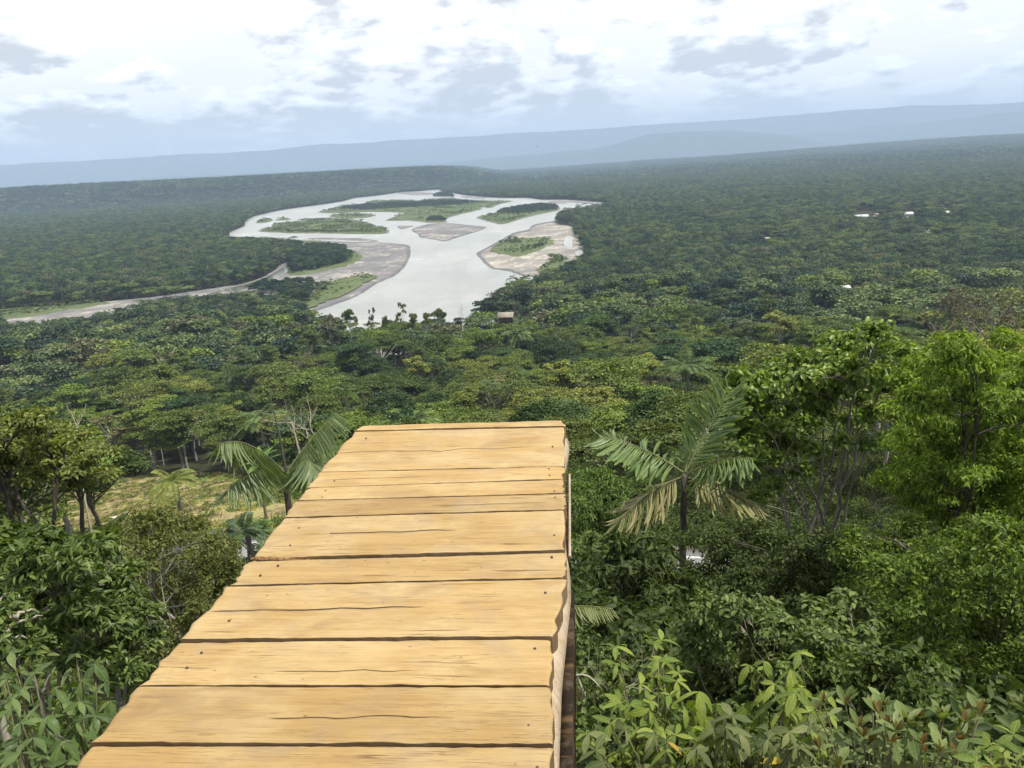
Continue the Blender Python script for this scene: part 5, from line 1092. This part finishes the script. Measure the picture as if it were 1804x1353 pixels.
# palm behind the deck, only its fronds showing
r = 30.0; cr = A(600, 800); t, b = palm_root('deck_side_palm', 'dark green palm fronds showing behind the left deck edge', cr, .12)
for q, (px, py, dr) in enumerate(((548, 800, -.8), (575, 768, .2), (640, 770, .5), (560, 830, -1), (620, 835, -1.4))): frond(t, b, A(600, 800), A(px, py, dr), .22, 15, .75, 'right', .8, .5, 20 + q)
# stiff-fronded palm on the right
r = 22.0; cr = A(1205, 838); t, b = palm_root('stiff_palm', 'palm with stiff ragged fronds spread like a star right of the deck', cr, .11)
frond(t, b, A(1208, 832), A(1284, 692, 1.0), .04, 34, 1.2, 'right', .25, .75, 31, .12)
frond(t, b, A(1203, 832), A(1064, 768, .4), .12, 34, 1.25, 'right', .7, .5, 32, .12)
frond(t, b, A(1210, 836), A(1326, 806, -.8), .16, 32, 1.2, 'right', .8, .5, 33, .12)
frond(t, b, A(1203, 840), A(1092, 915, -.9), .16, 32, 1.2, 'old', .85, .5, 34, .12)
frond(t, b, A(1210, 842), A(1346, 902, -.4), .20, 32, 1.2, 'old', .9, .5, 35, .12)
frond(t, b, A(1206, 836), A(1222, 780, 1.6), .12, 14, .5, 'right', .3, .7, 36, .25)
# pale frond reaching out from below the deck
r = 10.5; cr = A(950, 1075); t, b = palm_root('under_deck_palm', 'palm under the deck with one pale comb-like frond showing', cr, .07)
frond(t, b, A(950, 1075), A(1080, 1072, .2), .10, 34, .33, 'pale', 1.3, .1, 41, .2)
frond(t, b, A(950, 1075), A(880, 1100, .4), .2, 14, .3, 'pale', 1.2, .2, 42); frond(t, b, A(950, 1075), A(985, 1110, 1), .3, 14, .3, 'pale', 1.2, .2, 43)
# small palms
def small_palm(px, py, r, hpx, label, key, seed, nf=11, FL=None, mat=None):
    c = at_r(px, py, r); base = np.array([c[0], c[1], gz(c[0], c[1])]); H = max(c[2] - base[2], .5); tr, cw = palm_mesh(seed, H, nf, FL or hpx * r / F, 16, mat, .10)
    t = empty('small_palm', tuple(base), label, 'palm'); ob('trunk', tr, t); ob('crown', cw, t)['kind'] = 'stuff'
YP = leaf_mat('yellow_palm_leaf', [(.12, .15, .04), (.19, .22, .055), (.27, .29, .09)], .5, .3, .35); DP = leaf_mat('dark_palm_leaf', [(.03, .055, .022), (.055, .09, .035), (.10, .14, .06)], .4, .4, .22); GP = leaf_mat('fresh_palm_leaf', [(.07, .12, .03), (.11, .17, .045), (.18, .24, .07)], .42, .4, .3)
small_palm(303, 846, 56, 46, 'yellow-green feathery palm standing in the clearing', 0, 71, 13, None, YP)
small_palm(395, 940, 38, 46, 'dark drooping palm at the near edge of the clearing', 0, 72, 10, None, DP); small_palm(428, 935, 36, 50, 'dark palm beside the road left of the deck', 0, 73, 10, None, DP); small_palm(452, 938, 37, 40, 'greyish palm touching the deck edge above the road', 0, 74, 9, None, GP)
small_palm(607, 690, 150, 26, 'bright palm crown standing clear in the forest above the deck corner', 0, 75, 11, None, GP)
small_palm(902, 490, 560, 11, 'lone palm rising above the trees on the river bank', 0, 76, 9, 5.0, DP)
small_palm(1318, 440, 1000, 16, 'pale green palm crown in the forest below the white roofs', 0, 77, 11, 11, GP)
# banana plants along the back of the clearing
T_BAN = [leaf_tmpl('leaf', obj_leaf_mat('banana_leaf', [(.08, .15, .03), (.12, .21, .04), (.18, .28, .06)], .4, .4, .35, 30), .30, b, .15, .5, .8) for b in (.25, .5)]
for q, (px, py, rr_, w) in enumerate(((335, 845, 72, 'leftmost of the row'), (362, 848, 73, 'second from the left in the row'), (392, 846, 74, 'in the middle of the row'), (418, 850, 73, 'partly behind the hanging frond'), (448, 768, 60, 'tall and pale behind the drooping palm'), (470, 846, 70, 'rightmost of the row beside the palm trunk'))):
    c = at_r(px, py, rr_); bs = np.array([c[0], c[1], gz(c[0], c[1])]); c = at_ground(px, py + 6) if q != 4 else c; bs = np.array([c[0], c[1], gz(c[0], c[1])]); H = 1.0 if q != 4 else np.clip(c[2] - bs[2], .8, 6); t = empty('banana_plant', tuple(bs), 'banana plant at the back of the clearing, ' + w, 'banana plant', 'banana plants behind the clearing')
    ob('stem', geo_obj_mesh('stem', [tube_geo(curve((0, 0, -.2), (0, 0, H), 0, 5), np.linspace(.14, .08, 5), 7)], STEM, True), t); rb = np.random.default_rng(q)
    for l in range(8):
        a = l * 2.4 + rb.normal(0, .2); e_ = rb.uniform(.2, 1.2); D = np.array([math.cos(a) * math.cos(e_), math.sin(a) * math.cos(e_), math.sin(e_)]); leaf_ob(t, T_BAN[l % 2], np.array([0, 0, H]), D, np.array([-math.cos(a) * .7, -math.sin(a) * .7, 1]), rb.uniform(1.5, 2.2))
# dry hanging palm thatch beside the deck
g = []; rb = np.random.default_rng(9)
for q in range(150):
    p = at_r(rb.uniform(1012, 1058), rb.uniform(1200, 1255), rb.uniform(7.4, 8.2)); g.append(leaf_geo(p[None], np.array([[rb.normal(0, .16), rb.normal(0, .16), -1]]), rb.normal(0, 1, (1, 3)), rb.uniform(.45, .8), .018, 'rhomb', .1, .1))
pc = at_r(1035, 1200, 7.8); bs = np.array([pc[0], pc[1], gz(pc[0], pc[1])]); v_, f_ = join_geo(g); t = empty('dry_frond', tuple(bs), 'withered brownish frond hanging beside the deck', 'palm frond')
ob('leaflets', mesh_np('leaflets', v_ - bs, f_, LM['dry']), t)['kind'] = 'stuff'; ob('stalk', geo_obj_mesh('stalk', [tube_geo(curve((.1, .1, -.2), at_r(1015, 1190, 7.8) - bs, .2, 7), np.linspace(.03, .015, 7), 5), tube_geo(curve(at_r(1015, 1190, 7.8) - bs, at_r(1060, 1215, 7.7) - bs, .08, 5), np.linspace(.015, .006, 5), 5)], STEMP), t)

# ================================================================ BARE TREES, TWIGS
def branch_tree(p, d, L, rad, depth, rng, out, spread=.6, upb=.25, sub=3, fine=.6):
    n = 5; pts = [p]; dd = d.copy()
    for _ in range(n): dd = nrm(dd + rng.normal(0, .12, 3) + np.array([0, 0, upb * .15])); pts.append(pts[-1] + dd * L / n)
    out.append(tube_geo(np.array(pts), np.linspace(rad, rad * fine, n + 1), 5 if rad > .02 else 4))
    if depth == 0: return
    for q in range(sub):
        f = rng.integers(2, n + 1) if q else n; nd = nrm(dd + rng.normal(0, spread, 3) + np.array([0, 0, upb])); branch_tree(pts[f], nd, L * rng.uniform(.55, .8), rad * fine * rng.uniform(.6, .85), depth - 1, rng, out, spread, upb, sub, fine)
def bare(name, label, cat, px, py_base, py_top, r, seed, bark, leaves=None, stems=1, spread=.55, depth=4, L0=.36, rad=.02):
    rng = np.random.default_rng(seed); pt = at_r(px, py_top, r); pb = at_r(px, py_base, r); g_ = gz(pt[0], pt[1]); zb = min(pb[2], max(g_, pb[2] - 3)); base = np.array([pt[0], pt[1], zb]); H = pt[2] - zb
    t = empty(name, (base[0], base[1], zb), label, cat); out = []
    for q in range(stems): branch_tree(np.array([rng.normal(0, .05) * H * (stems > 1), 0, 0]), nrm(np.array([rng.normal(0, .25) * (stems > 1), rng.normal(0, .2) * (stems > 1), 1.0])), H * L0, rad * H, depth, rng, out, spread)
    if zb > g_ + .05: out.append(tube_geo(np.array([[0, 0, g_ - zb - .3], [0, 0, .1]]), rad * H * 1.05, 6))
    v, f = join_geo(out); mz = v[:, 2].max(); sc = H / mz; v = v * np.where(v[:, 2:3] > 0, sc, 1)
    ob('branches', mesh_np('branches', v, f, bark, True), t)
    if leaves:
        tip = v[rng.choice(len(v), leaves[1])]; tip = tip[tip[:, 2] > H * .45]; n = len(tip); ob('leaves', geo_obj_mesh('leaves', [leaf_geo(tip, nrm(rng.normal(0, 1, (n, 3))), rng.normal(0, 1, (n, 3)) + [0, 0, 1], leaves[2], leaves[2] * .6)], leaves[0]), t)['kind'] = 'stuff'
    return t
bare('bare_tree', 'bare pale-limbed tree standing behind the lime green tree', 'tree', 1655, 610, 512, 60, 1, BARK_GREY, (LM['brownleaf'], 420, .2), 2, .5, 5, .30, .012)
bare('bare_tree', 'taller bare tree with dark forked limbs near the right edge', 'tree', 1722, 600, 492, 62, 2, BARK_GREY, (LM['brownleaf'], 520, .2), 2, .5, 5, .30, .014)
bare('bare_tree', 'widely branched leafless tree at the right edge', 'tree', 1770, 600, 478, 58, 3, BARK_GREY, (LM['brownleaf'], 650, .2), 3, .55, 5, .30, .013)
bare('bare_sapling', 'pale leafless sapling right beside the deck', 'sapling', 1050, 1260, 1085, 8.5, 4, STEMP, None, 1, .5, 3, .42, .012)
bare('bare_sapling', 'thin bare twiggy sapling in the fine-leaved bush', 'sapling', 262, 1010, 925, 14.5, 5, STEMP, None, 1, .6, 3, .4, .012)
bare('bare_tree', 'white-limbed dead tree standing at the forest edge behind the clearing', 'tree', 115, 760, 716, 108, 6, STEMP, None, 1, .4, 2, .45, .02)
bare('bare_tree', 'small pale bare tree behind the drooping palm', 'tree', 515, 760, 700, 100, 7, STEMP, None, 1, .5, 3, .4, .015)
bare('bare_tree', 'forked pale bare tree just left of the deck corner', 'tree', 556, 760, 700, 102, 8, STEMP, None, 2, .5, 3, .4, .015)
bare('bare_tree', 'leafless pale tree on the river bank beside the thatched hut', 'tree', 812, 566, 536, 500, 9, STEMP, None, 1, .5, 3, .4, .02)
rb = np.random.default_rng(12); g = []
for px0, py0, px1, py1, rr_ in ((-30, 1140, 42, 1068, 8.0), (-30, 1110, 30, 1030, 8.3), (0, 1120, 75, 1085, 7.9), (20, 1085, 62, 1090, 7.9), (-20, 1150, 48, 1125, 7.8), (10, 1100, 34, 1048, 8.1)): g.append(tube_geo(curve(at_r(px0, py0, rr_), at_r(px1, py1, rr_ + .2), .05, 7, .02, rb), np.linspace(.022, .007, 7), 5))
pc = at_r(-30, 1140, 8.0); gb = np.array([pc[0], pc[1], gz(pc[0], pc[1])]); g.append(tube_geo(curve(gb, pc, .1, 6), np.linspace(.05, .025, 6), 6)); v_, f_ = join_geo(g)
ob('dead_branch', mesh_np('dead_branch', v_ - gb, f_, STEMP, True), loc=tuple(gb), label='pale dead branches sticking out at the left edge', cat='branch')
STEMP = BARK_GREY
for lab, pts in (('thin grey fallen stem slanting below the vine-covered tree', ((1350, 890, 21), (1400, 905, 21.2), (1445, 930, 21.5))), ('bent pale dead branch at the foot of the lime green tree', ((1510, 945, 15), (1545, 925, 15), (1570, 930, 15.2))), ('slender dead stem under the lime green tree', ((1575, 950, 13.5), (1620, 985, 13.4), (1660, 1010, 13.4)))):
    p = np.array([at_r(*q) for q in pts]); ob('dead_branch', geo_obj_mesh('dead_branch', [tube_geo(p, np.linspace(.018, .008, 3), 5), tube_geo(curve(p[1], p[1] + np.array([.3, 0, .35]), 0, 3), [.014, .01, .006], 4)], STEMP, True), label=lab, cat='branch')

# ================================================================ TALL TREES ON THE NEAR RIVER BANK
for px, py, rr_, kd, wpx, lab in ((613, 534, 505, 3, 25, 'slender umbrella-crowned tree silhouetted against the river, leftmost'), (652, 542, 500, 12, 24, 'pale airy tree standing against the river, second from the left'), (677, 548, 498, 1, 20, 'small round tree against the river'), (703, 534, 500, 12, 34, 'large airy tree in the middle of the riverside trees'), (727, 546, 496, 6, 24, 'tiered dark tree beside the large airy riverside tree'), (750, 541, 505, 3, 18, 'small flat-topped tree at the right of the riverside trees'), (769, 536, 508, 4, 28, 'dark flat-topped tree rising above the river bank'), (578, 546, 500, 11, 34, 'greyish thin-crowned tree where the gravel meets the forest')):
    p = at_r(px, py + 5, rr_); zb = gz(p[0], p[1]); H = p[2] - zb; t = empty('riverside_tree', (p[0], p[1], zb), lab, 'tree', 'tall trees along the near river bank'); w_ = wpx * rr_ / F / 10.5; t.scale = (w_, w_, H / 13.6); t.rotation_euler = (0, 0, px)
    ob('trunk', HI[kd][0], t); ob('crown', HI[kd][1], t)

# ================================================================ BUILDINGS
MWH = flat_mat('white_wall', (.55, .53, .48), (.68, .66, .6), .8); MTIN = flat_mat('white_tin_roof', (.36, .36, .36), (.6, .61, .62), .15, .5); MRED = flat_mat('brown_tin_roof', (.20, .13, .10), (.30, .20, .16), .5, .6); MTH = flat_mat('thatch', (.17, .15, .115), (.30, .27, .21), 1.5); MDK = flat_mat('dark_plank_wall', (.06, .045, .03), (.11, .085, .06), .8); MOP = flat_mat('opening_dark', (.02, .02, .02), (.03, .03, .03), 1)
def house(name, label, px, py, W, D, hw, hr, roof, yaw, r=None, cat='house'):
    p = at_z(px, py, 5.0 + hw) if r is None else at_r(px, py, r); zb = 2.0 if r is None else p[2] - hw - hr * .6
    if r is None: zb = float(ground(p[0], p[1])); p = at_z(px, py, zb + hw + hr * .5)
    t = empty(name, (p[0], p[1], zb), label, cat, None, yaw); W, D, hw, hr = W * .7, D * .7, hw * .75, hr * .75
    ob('wall', geo_obj_mesh('wall', [box_geo(-W / 2, W / 2, -D / 2, D / 2, -1, hw)], MDK if roof is MTH else MWH), t)
    e = 1.0; V = np.array([(-W / 2 - e, -D / 2 - e, hw - .25), (W / 2 + e, -D / 2 - e, hw - .25), (W / 2 + e, 0, hw + hr), (-W / 2 - e, 0, hw + hr), (-W / 2 - e, D / 2 + e, hw - .25), (W / 2 + e, D / 2 + e, hw - .25)]); V2 = V.copy(); V2[:, 2] += .18; V2[:, 2] -= 0
    V = np.concatenate([V2, V]); ob('roof', mesh_np('roof', V, [np.array([[0, 1, 2, 3], [3, 2, 5, 4], [7, 6, 9, 8], [8, 9, 10, 11], [0, 6, 7, 1], [4, 5, 11, 10], [1, 7, 8, 2], [2, 8, 11, 5], [0, 3, 9, 6], [3, 4, 10, 9]])], roof), t)
    for q in range(max(1, int(W // 7))):
        x0 = -W / 2 + (q + .5) * W / max(1, int(W // 7)); ob('window', geo_obj_mesh('window', [box_geo(x0 - 1, x0 + 1, -D / 2 - .06, -D / 2 - .01, 1.1, 2.3)], MOP), t)
    return t
house('long_building', 'long low building with white tin roof in the far right forest', 1515, 378, 36, 14, 5, 4, MTIN, -.05, cat='building')
house('red_roofed_house', 'brownish-roofed house next to the long white roof', 1548, 375, 22, 14, 6, 4, MRED, .1)
house('white_roofed_house', 'white-roofed house with a dark gap right of the brown-roofed one', 1600, 373, 20, 14, 6, 4.5, MTIN, -.1)
house('white_roofed_shed', 'small shed just below the white-roofed house', 1592, 382, 16, 8, 3, 2, MWH, 0, cat='shed')
house('white_roofed_cottage', 'bright white roof standing alone at far right', 1670, 371, 14, 12, 6, 5, MTIN, .2)
house('pale_roofed_barn', 'pale roofed barn below the other far white roofs', 1630, 405, 20, 14, 5, 4, MTIN, -.2, cat='barn')
house('hidden_house', 'small roof half hidden in the forest right of the river', 1351, 418, 12, 9, 4, 3, MTIN, .1)
house('nearer_house', 'white roof fragment among the nearer forest on the right', 1488, 501, 9, 7, 4, 2.5, MTIN, .15, r=700)
house('thatched_hut', 'thatched pale hut on the near river bank', 891, 549, 13, 9, 4, 3.5, MTH, -.15, r=540, cat='hut')
house('greenhouse', 'thin white far-off roof beyond the river, left one', 924, 312.5, 42, 30, 5, 5, MTIN, 0, cat='building'); house('greenhouse', 'longer thin white far-off roof beyond the river, right one', 945, 311.8, 80, 30, 5, 5, MTIN, 0, cat='building')

# ================================================================ BIRD
pbd = at_r(946, 258, 120); V = np.array([(-.16, 0, .0), (-.06, .05, .03), (.06, .05, .03), (.16, 0, 0), (.06, -.05, .03), (-.06, -.05, .03), (0, .0, .06), (0, 0, -.04), (-.02, .42, .10), (.06, .40, .10), (-.02, -.42, .10), (.06, -.40, .10), (-.30, .05, .0), (-.30, -.05, 0)])
Fb = np.array([[0, 1, 6], [1, 2, 6], [2, 3, 6], [3, 4, 6], [4, 5, 6], [5, 0, 6], [1, 0, 7], [2, 1, 7], [3, 2, 7], [4, 3, 7], [5, 4, 7], [0, 5, 7], [1, 8, 9], [1, 9, 2], [5, 11, 10], [5, 4, 11], [0, 12, 13]])
mb, nt = new_mat('black_feather'); k = NT(nt); k.out(k.principled((.02, .02, .022), .7, .2))
ob('bird', mesh_np('bird', V * .62, [Fb], mb), loc=tuple(pbd), label='small black bird flying in front of the far hills', cat='bird')
